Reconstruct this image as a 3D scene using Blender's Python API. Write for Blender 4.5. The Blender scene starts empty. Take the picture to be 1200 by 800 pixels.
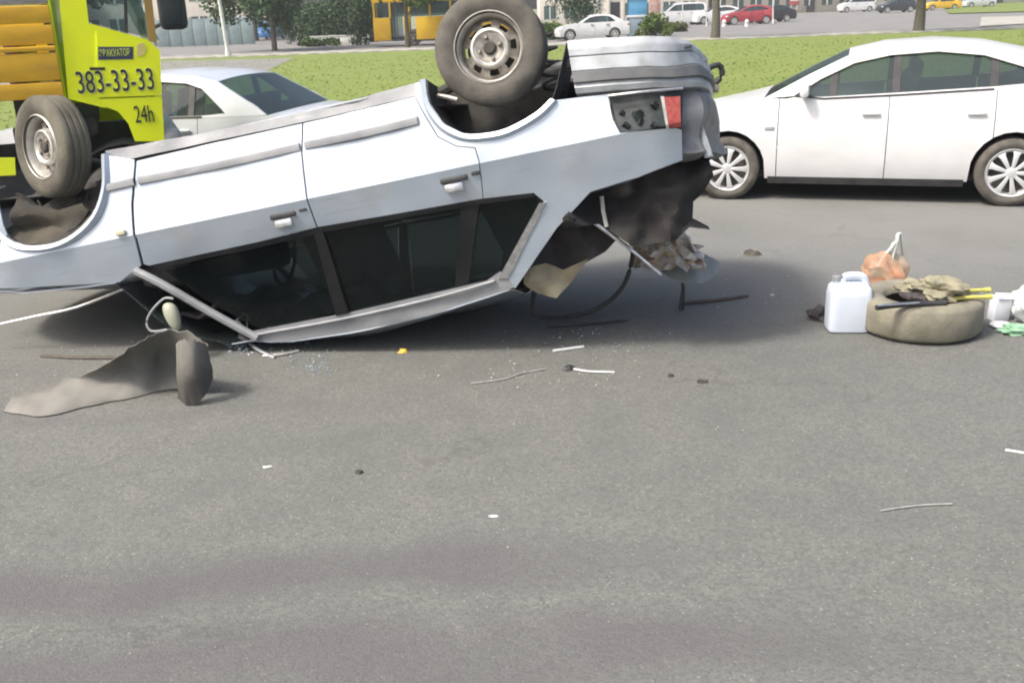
import bpy, bmesh, math, random
import numpy as np
from mathutils import Vector, Matrix, Euler
from mathutils import noise as mnoise
from mathutils.geometry import delaunay_2d_cdt
random.seed(7); rng = np.random.default_rng(7)
PI = math.pi; R = math.radians
sc = bpy.context.scene
COL = sc.collection

# ------------------------------------------------------------------ camera, sky, sun, exposure
F, H, ROLL = 1150.0, 1.85, 0.036
PITCH = math.atan(389/F)
_cp, _sp = math.cos(PITCH), math.sin(PITCH)
_fw = Vector((0, _cp, -_sp)); _u0 = Vector((0, _sp, _cp)); _r0 = Vector((1, 0, 0))
_rt = _r0*math.cos(ROLL) - _u0*math.sin(ROLL); _up = _r0*math.sin(ROLL) + _u0*math.cos(ROLL)
EYE = Vector((0, 0, H))
cd = bpy.data.cameras.new('camera'); cam = bpy.data.objects.new('camera', cd); COL.objects.link(cam)
cam.matrix_world = Matrix(((_rt.x, _up.x, -_fw.x, 0), (_rt.y, _up.y, -_fw.y, 0), (_rt.z, _up.z, -_fw.z, H), (0, 0, 0, 1)))
cd.sensor_width = 36; cd.lens = F/1200*36; cd.clip_start = 0.05; cd.clip_end = 3000
sc.camera = cam

SUN = Vector((-0.50, -0.27, 0.80)).normalized()
w = bpy.data.worlds.new('World'); sc.world = w; w.use_nodes = True
nt = w.node_tree; bg = nt.nodes['Background']
sky = nt.nodes.new('ShaderNodeTexSky'); sky.sky_type = 'NISHITA'; sky.sun_disc = False
sky.sun_elevation = math.asin(SUN.z); sky.sun_rotation = math.atan2(SUN.x, SUN.y)
sky.air_density = 1.0; sky.dust_density = 7.0; sky.ozone_density = 1.0
nt.links.new(sky.outputs[0], bg.inputs[0]); bg.inputs[1].default_value = 0.15
sd = bpy.data.lights.new('sun', 'SUN'); so = bpy.data.objects.new('sun', sd); COL.objects.link(so)
so.rotation_euler = SUN.to_track_quat('Z', 'Y').to_euler(); so.location = (0, 0, 30)
sd.energy = 2.2; sd.angle = R(9.0); sd.color = (1.0, 0.955, 0.89)
sc.view_settings.view_transform = 'Standard'; sc.view_settings.look = 'None'
sc.view_settings.exposure = 0.74; sc.view_settings.gamma = 1.0; sc.cycles.filter_width = 2.0

# ------------------------------------------------------------------ layout helpers (photo ray -> place in the world)
def ray(x, y): return _fw + _rt*((x-600)/F) + _up*((400-y)/F)
def at(x, y, z=0.0):
    d = ray(x, y); return EYE + d*((z-H)/d.z)
def onY(x, y, Y):
    d = ray(x, y); return EYE + d*(Y/d.y)

# ------------------------------------------------------------------ materials
MATS = {}
def mat(name, c, c2=None, scale=8.0, rough=0.6, metal=0.0, bump=0.0, bscale=60.0, detail=4, coat=0.0, spec=0.5,
        trans=0.0, island=0.0, obj=True, lo=0.35, hi=0.65):
    if name in MATS: return MATS[name]
    m = bpy.data.materials.new(name); m.use_nodes = True; N = m.node_tree.nodes; L = m.node_tree.links
    b = N['Principled BSDF']; b.inputs['Roughness'].default_value = rough; b.inputs['Metallic'].default_value = metal
    b.inputs['Coat Weight'].default_value = coat; b.inputs['Coat Roughness'].default_value = 0.08
    b.inputs['Specular IOR Level'].default_value = spec
    b.inputs['Base Color'].default_value = (*c, 1)
    tc = N.new('ShaderNodeTexCoord')
    if c2:
        n = N.new('ShaderNodeTexNoise'); n.inputs['Scale'].default_value = scale; n.inputs['Detail'].default_value = detail
        L.new(tc.outputs['Object'], n.inputs['Vector'])
        r = N.new('ShaderNodeValToRGB'); r.color_ramp.elements[0].position = lo; r.color_ramp.elements[1].position = hi
        r.color_ramp.elements[0].color = (*c, 1); r.color_ramp.elements[1].color = (*c2, 1)
        L.new(n.outputs['Fac'], r.inputs[0]); out = r.outputs[0]
        if island:
            g = N.new('ShaderNodeNewGeometry'); hsv = N.new('ShaderNodeHueSaturation')
            mr = N.new('ShaderNodeMapRange'); mr.inputs[3].default_value = 1-island; mr.inputs[4].default_value = 1+island
            L.new(g.outputs['Random Per Island'], mr.inputs[0]); L.new(mr.outputs[0], hsv.inputs['Value'])
            L.new(out, hsv.inputs['Color']); out = hsv.outputs[0]
        L.new(out, b.inputs['Base Color'])
    if bump:
        n2 = N.new('ShaderNodeTexNoise'); n2.inputs['Scale'].default_value = bscale; n2.inputs['Detail'].default_value = 5
        L.new(tc.outputs['Object'], n2.inputs['Vector'])
        bp = N.new('ShaderNodeBump'); bp.inputs['Strength'].default_value = bump; bp.inputs['Distance'].default_value = 0.01
        L.new(n2.outputs['Fac'], bp.inputs['Height']); L.new(bp.outputs[0], b.inputs['Normal'])
    if trans:
        t = N.new('ShaderNodeBsdfTransparent'); t.inputs[0].default_value = (0.75, 0.85, 0.85, 1)
        mx = N.new('ShaderNodeMixShader'); mx.inputs[0].default_value = trans
        L.new(b.outputs[0], mx.inputs[1]); L.new(t.outputs[0], mx.inputs[2])
        L.new(mx.outputs[0], N['Material Output'].inputs[0])
    MATS[name] = m; return m

M = dict(
 silver=mat('silver_paint', (.38, .445, .52), (.45, .505, .565), 2.2, .34, .25, .05, 3, coat=.4),
 scuffed=mat('scuffed_silver', (.42, .45, .47), (.24, .25, .255), 7, .5, .25, .25, 9, detail=8, lo=.42, hi=.72),
 white=mat('white_car_paint', (.68, .69, .69), (.63, .64, .64), 3, .35, 0, coat=.6),
 dwhite=mat('offwhite_car_paint', (.52, .55, .59), (.58, .60, .63), 3, .32, 0.15, coat=.6),
 red=mat('faded_red_paint', (.30, .035, .045), (.36, .05, .06), 3, .4, coat=.4),
 dark=mat('dark_car_paint', (.03, .03, .035), None, 3, .35, coat=.5),
 blue=mat('blue_car_paint', (.06, .20, .45), (.08, .25, .5), 3, .4, coat=.3),
 lime=mat('lime_truck_paint', (.84, .93, .008), (.78, .88, .012), 3, .5, coat=.2),
 orange=mat('orange_yellow_panel', (.80, .47, .03), (.72, .40, .025), 5, .55, bump=.1, bscale=8),
 bus=mat('bus_yellow_paint', (.72, .46, .02), (.65, .38, .02), 2, .5),
 rubber=mat('tyre_rubber', (.066, .062, .055), (.125, .116, .098), 9, .9, bump=.3, bscale=90),
 dusty=mat('dusty_tyre_rubber', (.075, .069, .054), (.15, .14, .108), 5, .95, bump=.4, bscale=60),
 steel=mat('dirty_wheel_steel', (.36, .34, .30), (.17, .155, .135), 20, .5, .4, .2, 60),
 rimedge=mat('wheel_rim_edge', (.62, .61, .57), (.45, .43, .39), 22, .45, .5),
 alloy=mat('alloy_silver', (.72, .73, .73), None, 5, .35, .5),
 black=mat('black_plastic', (.025, .026, .028), (.045, .045, .047), 10, .55, bump=.1, bscale=50),
 gblack=mat('gloss_black', (.010, .011, .012), (.018, .019, .02), 10, .4, spec=.3),
 grey=mat('weathered_grey_plastic', (.22, .23, .24), (.30, .31, .32), 6, .6, bump=.1, bscale=30),
 under=mat('underbody_black', (.022, .023, .026), (.07, .065, .055), 9, .85, bump=.5, bscale=20),
 cloth=mat('dark_seat_cloth', (.045, .042, .045), (.075, .065, .065), 12, .95, bump=.3, bscale=90),
 lining=mat('beige_headlining', (.40, .35, .25), (.30, .25, .17), 7, .95, bump=.3, bscale=40),
 chrome=mat('bright_metal', (.7, .71, .72), (.5, .51, .52), 30, .3, .9),
 glass=mat('dark_window_glass', (.006, .009, .010), None, 1, .05, 0, spec=.4, trans=.5),
 cglass=mat('clear_window_glass', (.08, .10, .105), None, 1, .03, 0, spec=1.0, trans=.72),
 lens=mat('red_lamp_lens', (.30, .05, .04), (.40, .10, .08), 40, .3),
 lamp=mat('clear_lamp_lens', (.6, .62, .62), None, 5, .15),
 darklens=mat('smoked_lamp_housing', (.012, .018, .018), (.035, .045, .045), 25, .4),
)

def add_scratches(m, mapscale, lo, hi, col, amount):
    N = m.node_tree.nodes; Lk = m.node_tree.links; b = N['Principled BSDF']; src = b.inputs['Base Color'].links[0].from_socket
    tc = N.new('ShaderNodeTexCoord'); mp = N.new('ShaderNodeMapping'); mp.inputs['Scale'].default_value = mapscale; mp.inputs['Rotation'].default_value = (0, .12, 0)
    n = N.new('ShaderNodeTexNoise'); n.inputs['Scale'].default_value = 1; n.inputs['Detail'].default_value = 7; n.inputs['Roughness'].default_value = .65
    r = N.new('ShaderNodeMapRange'); r.inputs[1].default_value = lo; r.inputs[2].default_value = hi; r.inputs[4].default_value = amount
    x = N.new('ShaderNodeMix'); x.data_type = 'RGBA'; x.inputs[7].default_value = (*col, 1)
    Lk.new(tc.outputs['Object'], mp.inputs[0]); Lk.new(mp.outputs[0], n.inputs['Vector']); Lk.new(n.outputs['Fac'], r.inputs[0]); Lk.new(r.outputs[0], x.inputs[0]); Lk.new(src, x.inputs[6]); Lk.new(x.outputs[2], b.inputs['Base Color'])
add_scratches(M['silver'], (2.2, 40, 55), .60, .72, (.25, .26, .27), .55)
add_scratches(M['silver'], (2.5, 3, 3.5), .52, .75, (.36, .34, .29), .5)
add_scratches(M['white'], (1.5, 2, 5), .55, .8, (.50, .48, .43), .35)
add_scratches(M['lime'], (2, 2, 4), .55, .8, (.42, .45, .08), .45)
add_scratches(M['orange'], (1.5, 6, 8), .5, .75, (.36, .22, .06), .6)
add_scratches(M['grey'], (4, 30, 30), .55, .7, (.42, .43, .43), .6)

# ------------------------------------------------------------------ object helpers
def props(o, label=None, cat=None, group=None, kind=None):
    if label: o['label'] = label
    if cat: o['category'] = cat
    if group: o['group'] = group
    if kind: o['kind'] = kind
    return o
def thing(name, label, cat, loc=(0, 0, 0), rz=0.0, group=None):
    o = bpy.data.objects.new(name, None); COL.objects.link(o); o.empty_display_size = .2
    o.location = loc; o.rotation_euler = (0, 0, rz); return props(o, label, cat, group)
def obj(name, bm, m, parent=None, ang=35, smooth=True):
    me = bpy.data.meshes.new(name)
    if isinstance(bm, bmesh.types.BMesh):
        bm.to_mesh(me); bm.free()
    else:
        me.from_pydata(bm[0], [], bm[1])
    if smooth:
        me.polygons.foreach_set('use_smooth', [True]*len(me.polygons)); me.set_sharp_from_angle(angle=R(ang))
    for mm in (m if isinstance(m, (list, tuple)) else [m]): me.materials.append(mm)
    o = bpy.data.objects.new(name, me); COL.objects.link(o)
    if parent: o.parent = parent
    return o
def copy_tree(o, parent=None):
    c = o.copy(); COL.objects.link(c)
    if parent: c.parent = parent
    for ch in o.children: copy_tree(ch, c)
    return c
def structure(name, bm, m, **k):
    o = obj(name, bm, m, **k); o['kind'] = 'structure'; return o

def bx(bm, c, s, rot=None, bev=0.0, seg=2):
    r = bmesh.ops.create_cube(bm, size=1.0); vs = r['verts']
    bmesh.ops.scale(bm, vec=Vector(s), verts=vs)
    if bev:
        es = list({e for v in vs for e in v.link_edges})
        rr = bmesh.ops.bevel(bm, geom=es, offset=bev, segments=seg, affect='EDGES', profile=.5)
        vs = list({v for f in rr['faces'] for v in f.verts} | {v for v in vs if v.is_valid})
    if rot is not None: bmesh.ops.rotate(bm, cent=(0, 0, 0), matrix=Euler(rot).to_matrix(), verts=vs)
    bmesh.ops.translate(bm, vec=Vector(c), verts=vs); return vs
def box(c, s, rot=None, bev=0.0):
    bm = bmesh.new(); bx(bm, c, s, rot, bev); return bm
def tube(bm, pts, rad, n=8, cap=True):
    pts = [Vector(p) for p in pts]; rings = []
    rads = rad if isinstance(rad, (list, tuple)) else [rad]*len(pts)
    for i, p in enumerate(pts):
        t = (pts[min(i+1, len(pts)-1)] - pts[max(i-1, 0)]).normalized()
        a = t.cross(Vector((0, 0, 1)) if abs(t.z) < .9 else Vector((1, 0, 0))).normalized(); b = t.cross(a)
        rings.append([bm.verts.new(p + (a*math.cos(2*PI*k/n) + b*math.sin(2*PI*k/n))*rads[i]) for k in range(n)])
    for i in range(len(rings)-1):
        for k in range(n): bm.faces.new((rings[i][k], rings[i][(k+1) % n], rings[i+1][(k+1) % n], rings[i+1][k]))
    if cap:
        bm.faces.new(rings[0][::-1]); bm.faces.new(rings[-1])
def smooth_path(pts, n=6):
    P = [Vector(p) for p in pts]; out = []
    for i in range(len(P)-1):
        p0, p1, p2, p3 = P[max(i-1, 0)], P[i], P[i+1], P[min(i+2, len(P)-1)]
        for k in range(n):
            t = k/n; t2, t3 = t*t, t*t*t
            out.append(.5*((2*p1)+(-p0+p2)*t+(2*p0-5*p1+4*p2-p3)*t2+(-p0+3*p1-3*p2+p3)*t3))
    out.append(P[-1]); return out
def lathe(bm, prof, n=32, closed=False):
    """prof: (radius, y) about the Y axis"""
    rings = [[bm.verts.new((r*math.cos(2*PI*k/n), y, r*math.sin(2*PI*k/n))) for k in range(n)] for r, y in prof]
    m = len(rings)
    for i in range(m if closed else m-1):
        A, B = rings[i], rings[(i+1) % m]
        for k in range(n): bm.faces.new((A[k], A[(k+1) % n], B[(k+1) % n], B[k]))
    return rings
def grid(bm, rows, flip=False):
    V = [[bm.verts.new(p) for p in r] for r in rows]
    for i in range(len(V)-1):
        for j in range(len(V[0])-1):
            q = (V[i][j], V[i+1][j], V[i+1][j+1], V[i][j+1])
            try: bm.faces.new(q[::-1] if flip else q)
            except ValueError: pass
    return V
def thicken(bm, t):
    bmesh.ops.recalc_face_normals(bm, faces=bm.faces[:])
    nm = {v: v.normal.copy() for v in bm.verts}; pos = {}
    for v in bm.verts: pos[v.co.copy().freeze()] = nm[v]
    r_ = bmesh.ops.extrude_face_region(bm, geom=bm.faces[:])
    for g in r_['geom']:
        if isinstance(g, bmesh.types.BMVert): g.co -= pos.get(g.co.copy().freeze(), Vector((0, 0, 0)))*t
    bmesh.ops.recalc_face_normals(bm, faces=bm.faces[:])
def inset2d(poly, d):
    n = len(poly); A = sum(poly[i][0]*poly[(i+1) % n][1]-poly[(i+1) % n][0]*poly[i][1] for i in range(n))
    s = 1 if A > 0 else -1; out = []
    for i in range(n):
        p0, p1, p2 = (Vector(poly[j]) for j in (i-1, i, (i+1) % n))
        e1 = (p1-p0).normalized(); e2 = (p2-p1).normalized()
        n1 = Vector((-e1.y, e1.x))*s; n2 = Vector((-e2.y, e2.x))*s
        b = (n1+n2); k = max(.35, 1+n1.dot(n2)); out.append(tuple(p1 + b*(d/k)))
    return out
def sheet2d(poly, f, cuts=.09, inset=0.0, thick=.012, levels=()):
    """a curved panel: flat outline (a,b) cut finely and bent by c = f(a,b)"""
    if inset: poly = inset2d(poly, inset)
    clean = []
    for p in poly:
        if not clean or abs(p[0]-clean[-1][0])+abs(p[1]-clean[-1][1]) > 1e-4: clean.append(p)
    if abs(clean[0][0]-clean[-1][0])+abs(clean[0][1]-clean[-1][1]) < 1e-4: clean.pop()
    pts = []
    for p, q in zip(clean, clean[1:]+clean[:1]):
        k = max(1, int(math.hypot(q[0]-p[0], q[1]-p[1])/cuts))
        pts += [Vector((p[0]+(q[0]-p[0])*i_/k, p[1]+(q[1]-p[1])*i_/k)) for i_ in range(k)]
    nb = len(pts); xs_ = [p.x for p in pts]; zs_ = [p.y for p in pts]
    def inside(x, z):
        c = False
        for i_ in range(nb):
            a, b = pts[i_], pts[i_-1]
            if (a.y > z) != (b.y > z) and x < (b.x-a.x)*(z-a.y)/(b.y-a.y)+a.x: c = not c
        return c
    extra = []; x = min(xs_)+cuts*.5; row = 0
    while x < max(xs_):
        z = min(zs_)+cuts*(.5 if row % 2 else .25)
        while z < max(zs_):
            if inside(x, z) and min((p.x-x)**2+(p.y-z)**2 for p in pts) > (cuts*.35)**2: extra.append(Vector((x, z)))
            z += cuts
        x += cuts*.87; row += 1
    con = [(i_, (i_+1) % nb) for i_ in range(nb)]
    for lv_ in levels:                      # pressed lines run straight through the mesh
        extra = [p for p in extra if abs(p.y-lv_) > cuts*.3]
    for lv_ in levels:
        hits = sorted(a.x+(b.x-a.x)*(lv_-a.y)/(b.y-a.y) for a, b in zip(pts, pts[1:]+pts[:1]) if (a.y > lv_) != (b.y > lv_))
        for h0, h1 in zip(hits[::2], hits[1::2]):
            k = max(1, int((h1-h0)/cuts)); base_ = nb+len(extra)
            extra += [Vector((h0+(h1-h0)*i_/k, lv_)) for i_ in range(k+1)]; con += [(base_+i_, base_+i_+1) for i_ in range(k)]
    vv, ee, ff, *_ = delaunay_2d_cdt(pts+extra, con, [], 1, 1e-4)
    bm = bmesh.new(); vs = [bm.verts.new((v.x, 0, v.y)) for v in vv]
    for t_ in ff:
        c = sum((vv[i_] for i_ in t_), Vector((0, 0)))/len(t_)
        if inside(c.x, c.y):
            try: bm.faces.new([vs[i_] for i_ in t_])
            except ValueError: pass
    bmesh.ops.delete(bm, geom=[v for v in bm.verts if not v.link_faces], context='VERTS')
    for v in bm.verts: v.co.y = f(v.co.x, v.co.z)
    if thick:
        bmesh.ops.recalc_face_normals(bm, faces=bm.faces[:])
        fs = bm.faces[:]; me = sum(ff.normal.y*ff.calc_area() for ff in fs)
        front = {v: v.co.copy() for v in bm.verts}
        r = bmesh.ops.extrude_face_region(bm, geom=fs)
        for g in r['geom']:
            if isinstance(g, bmesh.types.BMVert): g.co.y += thick
        bmesh.ops.recalc_face_normals(bm, faces=bm.faces[:])
    return bm
def interp(x, tab):
    if x <= tab[0][0]: return tab[0][1]
    for (a, b), (c, d) in zip(tab, tab[1:]):
        if x <= c: return b + (d-b)*(x-a)/(c-a)
    return tab[-1][1]
def text_mesh(s, size, m, parent, loc, rot, name, offset=0.0, ext=.002, sx=1.0, shear=0.0, bold=0.0):
    cu = bpy.data.curves.new('t', 'FONT'); cu.body = s; cu.size = size; cu.extrude = ext; cu.offset = offset; cu.shear = shear
    cu.align_x = 'LEFT'
    to = bpy.data.objects.new('t', cu); COL.objects.link(to); bpy.context.view_layer.update()
    me = bpy.data.meshes.new_from_object(to.evaluated_get(bpy.context.evaluated_depsgraph_get()))
    bpy.data.objects.remove(to); me.materials.clear(); me.materials.append(m)
    o = bpy.data.objects.new(name, me); COL.objects.link(o); o.parent = parent; o.location = loc; o.rotation_euler = rot
    o.scale = (sx, 1, 1); return o

# ------------------------------------------------------------------ the setting
def plane(pts, z, sub=None):
    bm = bmesh.new(); bm.faces.new([bm.verts.new((x, y, z)) for x, y in pts]); return bm
def asphalt_material():
    m = bpy.data.materials.new('worn_asphalt'); m.use_nodes = True; N = m.node_tree.nodes; L = m.node_tree.links
    b = N['Principled BSDF']; tc = N.new('ShaderNodeTexCoord'); V = tc.outputs['Object']
    def noise(s, d=5, rough=.55, vec=None):
        n = N.new('ShaderNodeTexNoise'); n.inputs['Scale'].default_value = s; n.inputs['Detail'].default_value = d
        n.inputs['Roughness'].default_value = rough; L.new(vec or V, n.inputs['Vector']); return n.outputs['Fac']
    def mrange(v, a, b_, c, d):
        r = N.new('ShaderNodeMapRange'); L.new(v, r.inputs[0])
        for i, x in enumerate((a, b_, c, d)): r.inputs[1+i].default_value = x
        return r.outputs[0]
    def mix(f, a, c, t='MIX'):
        x = N.new('ShaderNodeMix'); x.data_type = 'RGBA'; x.blend_type = t
        if isinstance(f, float): x.inputs[0].default_value = f
        else: L.new(f, x.inputs[0])
        for i, q in ((6, a), (7, c)):
            if isinstance(q, tuple): x.inputs[i].default_value = (*q, 1)
            else: L.new(q, x.inputs[i])
        return x.outputs[2]
    def mth(op, a, c):
        x = N.new('ShaderNodeMath'); x.operation = op
        for i, q in ((0, a), (1, c)):
            if isinstance(q, (int, float)): x.inputs[i].default_value = q
            else: L.new(q, x.inputs[i])
        return x.outputs[0]
    base = mix(mrange(noise(.55, 4), .35, .65, 0, 1), (.124, .130, .119), (.148, .153, .141))
    base = mix(mrange(noise(3.5, 4), .4, .62, 0, .5), base, (.165, .169, .152))
    # pale and dark aggregate stones
    v1 = N.new('ShaderNodeTexVoronoi'); v1.inputs['Scale'].default_value = 95; L.new(V, v1.inputs['Vector'])
    sep = N.new('ShaderNodeSeparateColor'); L.new(v1.outputs['Color'], sep.inputs[0])
    base = mix(mrange(sep.outputs[0], .2, 1, 0.0, .8), base, (.095, .096, .092))
    pale = mth('MULTIPLY', mrange(sep.outputs[1], .93, .96, 0, 1), mrange(v1.outputs['Distance'], .25, .5, 1, 0))
    base = mix(mth('MULTIPLY', pale, .42), base, (.36, .355, .335))
    # dark worn / oily bands running along the lane, with ragged edges
    sx = N.new('ShaderNodeSeparateXYZ'); L.new(V, sx.inputs[0])
    wob = mth('MULTIPLY', mth('SUBTRACT', noise(.8, 3), .5), .9)
    yw = mth('ADD', sx.outputs[1], wob)
    for y0, hw_, x1, st in ((3.02, .20, .25, .68), (2.50, .20, .9, .68), (4.6, .1, -.9, .3)):
        dist = mth('ABSOLUTE', mth('SUBTRACT', yw, y0), 0)
        band = mth('MULTIPLY', mrange(dist, hw_*.4, hw_*1.25, st, 0), mrange(mth('ADD', sx.outputs[0], wob), x1-.4, x1+.5, 1, .0))
        band = mth('MULTIPLY', band, mrange(noise(2.2, 4), .25, .55, .45, 1))
        base = mix(band, base, (.092, .090, .094))
    # road colour turns paler beyond the wreck, patchy
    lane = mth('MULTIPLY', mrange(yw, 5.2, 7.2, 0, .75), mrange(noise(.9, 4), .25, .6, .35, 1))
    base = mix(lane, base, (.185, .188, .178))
    # small oily drips and patches of their own shape
    oil = mth('MULTIPLY', mrange(noise(1.7, 5, .6), .66, .74, 0, .45), mrange(noise(.35, 2), .45, .6, 0, 1))
    base = mix(oil, base, (.06, .06, .062))
    # cracks
    vc = N.new('ShaderNodeTexVoronoi'); vc.feature = 'DISTANCE_TO_EDGE'; vc.inputs['Scale'].default_value = .55
    ad = N.new('ShaderNodeVectorMath'); ad.operation = 'ADD'; nn = N.new('ShaderNodeTexNoise'); nn.inputs['Scale'].default_value = 2.5
    nn.inputs['Detail'].default_value = 6; L.new(V, nn.inputs['Vector'])
    L.new(V, ad.inputs[0]); L.new(nn.outputs['Color'], ad.inputs[1]); L.new(ad.outputs[0], vc.inputs['Vector'])
    crack = mth('MULTIPLY', mrange(vc.outputs[0], .002, .012, .28, 0), mrange(noise(.9, 2), .45, .6, 0, 1))
    base = mix(crack, base, (.06, .058, .054))
    # dusty whitish scuffs
    scf = mth('MULTIPLY', mrange(noise(7, 6, .7), .62, .75, 0, .35), mrange(noise(.7, 2), .4, .65, 0, 1))
    base = mix(scf, base, (.28, .27, .24))
    L.new(base, b.inputs['Base Color']); b.inputs['Roughness'].default_value = .88; b.inputs['Specular IOR Level'].default_value = .3
    hgt = mth('ADD', mth('MULTIPLY', v1.outputs['Distance'], -.8), mth('MULTIPLY', noise(30, 4), .8))
    bp = N.new('ShaderNodeBump'); bp.inputs['Strength'].default_value = .5; bp.inputs['Distance'].default_value = .004
    L.new(hgt, bp.inputs['Height']); L.new(bp.outputs[0], b.inputs['Normal'])
    return m
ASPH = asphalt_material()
dirt = mat('dry_ground', (.22, .21, .15), (.14, .17, .07), .4, .95)
structure('ground', plane([(-900, -60), (900, -60), (900, 1800), (-900, 1800)], 0 - .012), dirt)
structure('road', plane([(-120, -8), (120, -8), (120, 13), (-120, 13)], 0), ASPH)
lawnm = mat('mown_lawn', (.125, .175, .028), (.155, .192, .038), .5, .95, bump=.15, bscale=30, detail=5, lo=.3, hi=.7)
structure('lawn', plane([(-120, 13.2), (120, 13.2), (120, 50), (-120, 50)], .09), lawnm)
paleasph = mat('pale_far_asphalt', (.16, .16, .155), (.20, .198, .19), .5, .95, bump=.3, bscale=8)
pathm = mat('grey_path_asphalt', (.16, .16, .145), (.21, .21, .185), .8, .95, bump=.3, bscale=20)
structure('far_road', plane([(-160, 53.2), (250, 53.2), (250, 138), (-160, 138)], .0), paleasph)
structure('footpath', plane([(-120, 50.2), (160, 50.2), (160, 53), (-120, 53)], .1), mat('pale_paving', (.36, .35, .31), (.29, .29, .25), .7, .95))
a_, b_, c_, d_ = at(150, 60, .1), at(345, 68, .1), at(310, 84, .1), at(150, 95, .1)
structure('side_path', plane([(a_.x, min(a_.y, 49.9)), (b_.x, b_.y), (c_.x, c_.y), (d_.x, d_.y)], .096), pathm)
structure('verge', plane([tuple(at(x, y)[:2]) for x, y in ((1112, 17), (1225, 14), (1225, 1), (1104, 8))], .08), lawnm)
structure('pale_path', plane([tuple(at(x, y)[:2]) for x, y in ((1148, 32), (1235, 27), (1235, 19), (1150, 21))], .05), MATS['pale_paving'])

# kerbs: every stone a piece
kerbm = mat('kerb_concrete', (.40, .39, .35), (.30, .29, .26), 5, .9, bump=.3, bscale=30)
def kerb(y, x0, x1, top, name='kerb'):
    bed = structure(name, box(((x0+x1)/2, y, .0), (x1-x0, .24, .03)), kerbm)
    me = None
    x = x0
    while x < x1-.5:
        if me is None:
            s = obj('kerb_stone', box((0, 0, 0), (.985, .15, top+.06), bev=.015), kerbm, bed); me = s.data
        else:
            s = bpy.data.objects.new('kerb_stone', me); COL.objects.link(s); s.parent = bed
        s.location = (x+.5, y+random.uniform(-.006, .006), (top-.06)/2+random.uniform(-.006, .006)); x += 1.0
    return bed
kerb(13.1, -7, 9, .13); kerb(50.1, -22, 34, .15); kerb(53.1, -24, 36, .13)

def leaf_cloud(clumps, n, size, seed=0, flat=.7):
    """many small leaf faces spread through several uneven clumps: (cx,cy,cz, rx,ry,rz)"""
    r = np.random.default_rng(seed); vol = np.array([c[3]*c[4]*c[5] for c in clumps])**.75; pick = r.choice(len(clumps), n, p=vol/vol.sum())
    C = np.array(clumps)[pick]
    d = r.normal(size=(n, 3)); d /= np.linalg.norm(d, axis=1)[:, None]
    rad = r.random(n)**.45
    lump = 1+.22*np.sin(d[:, 0]*7+pick)*np.cos(d[:, 2]*6+pick*2)
    p = C[:, :3] + d*C[:, 3:]*(rad*lump)[:, None]
    t = r.normal(size=(n, 3)); t /= np.linalg.norm(t, axis=1)[:, None]
    b = np.cross(t, r.normal(size=(n, 3))); b /= np.linalg.norm(b, axis=1)[:, None]
    s = size*r.uniform(.6, 1.4, n)[:, None]
    V = np.stack([p-t*s, p+b*s*.55, p+t*s, p-b*s*.55], 1).reshape(-1, 3)
    return V.tolist(), [(4*i, 4*i+1, 4*i+2, 4*i+3) for i in range(n)]
bark = mat('bark', (.075, .07, .05), (.12, .115, .085), 12, .95, bump=.6, bscale=30)
def leafm(name, a, b): return mat(name, a, b, .9, .8, island=.35, spec=.2)
LEAF = dict(mid=leafm('mid_green_leaves', (.075, .125, .04), (.11, .165, .055)), deep=leafm('deep_green_leaves', (.05, .095, .045), (.08, .125, .06)),
            fresh=leafm('fresh_green_leaves', (.09, .15, .03), (.13, .19, .05)), olive=leafm('olive_leaves', (.10, .12, .045), (.14, .15, .06)))
def tree(px, py, label, height, crown_lo, spread, lm, n=4500, trunk_r=.17, seed=1, group=None, pos=None, leaf=.13):
    b = pos or at(px, py); t = thing('tree', label, 'tree', b, 0, group)
    r = random.Random(seed); bm = bmesh.new()
    top = height*.8
    tp = [(0, 0, -.05), (.02, 0, height*.12), (r.uniform(-.08, .08), .04, height*.3), (r.uniform(-.2, .2), r.uniform(-.2, .2), height*.55), (r.uniform(-.3, .3), r.uniform(-.3, .3), top)]
    tube(bm, smooth_path(tp, 4), [trunk_r*(1.25-1.1*i/16) for i in range(17)], 10)
    obj('trunk', bm, bark, t)
    cl = []
    for k in range(11):
        a = 2*PI*k/11+r.uniform(-.3, .3); rr = spread*r.uniform(.35, .75); zz = crown_lo+spread*.3+(height-crown_lo-spread*.4)*r.random()
        cl.append((rr*math.cos(a), rr*math.sin(a), zz, spread*r.uniform(.28, .5), spread*r.uniform(.28, .5), spread*r.uniform(.22, .38)))
        bl = bmesh.new(); s = Vector((0, 0, max(crown_lo*.8, zz*.55))); e = Vector(cl[-1][:3])
        tube(bl, [s, s.lerp(e, .5)+Vector((0, 0, .15)), e], [trunk_r*.4, trunk_r*.28, trunk_r*.12], 6); obj('limb', bl, bark, t)
    cl.append((0, 0, height-spread*.4, spread*.45, spread*.45, spread*.4))
    obj('crown', leaf_cloud(cl, n, leaf, seed), lm, t, smooth=False)
    return t
def bush(b, label, rx, ry, rz, lm, n=1500, seed=1, name='shrub', group=None, leaf=.09):
    t = thing(name, label, 'shrub', b, 0, group); r = random.Random(seed)
    cl = [(r.uniform(-.6, .6)*rx, r.uniform(-.5, .5)*ry, rz*r.uniform(.25, .72), rx*r.uniform(.35, .55), ry*r.uniform(.4, .6), rz*r.uniform(.3, .45)) for k in range(8)]
    obj('foliage', leaf_cloud(cl, n, leaf, seed), lm, t, smooth=False)
    bm = bmesh.new()
    for k in range(6):
        c = cl[k]; tube(bm, [(c[0]*.2, c[1]*.2, -.03), (c[0]*.6, c[1]*.6, c[2]*.5), c[:3]], [.03, .022, .01], 5)
    obj('stems', bm, bark, t); return t

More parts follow.
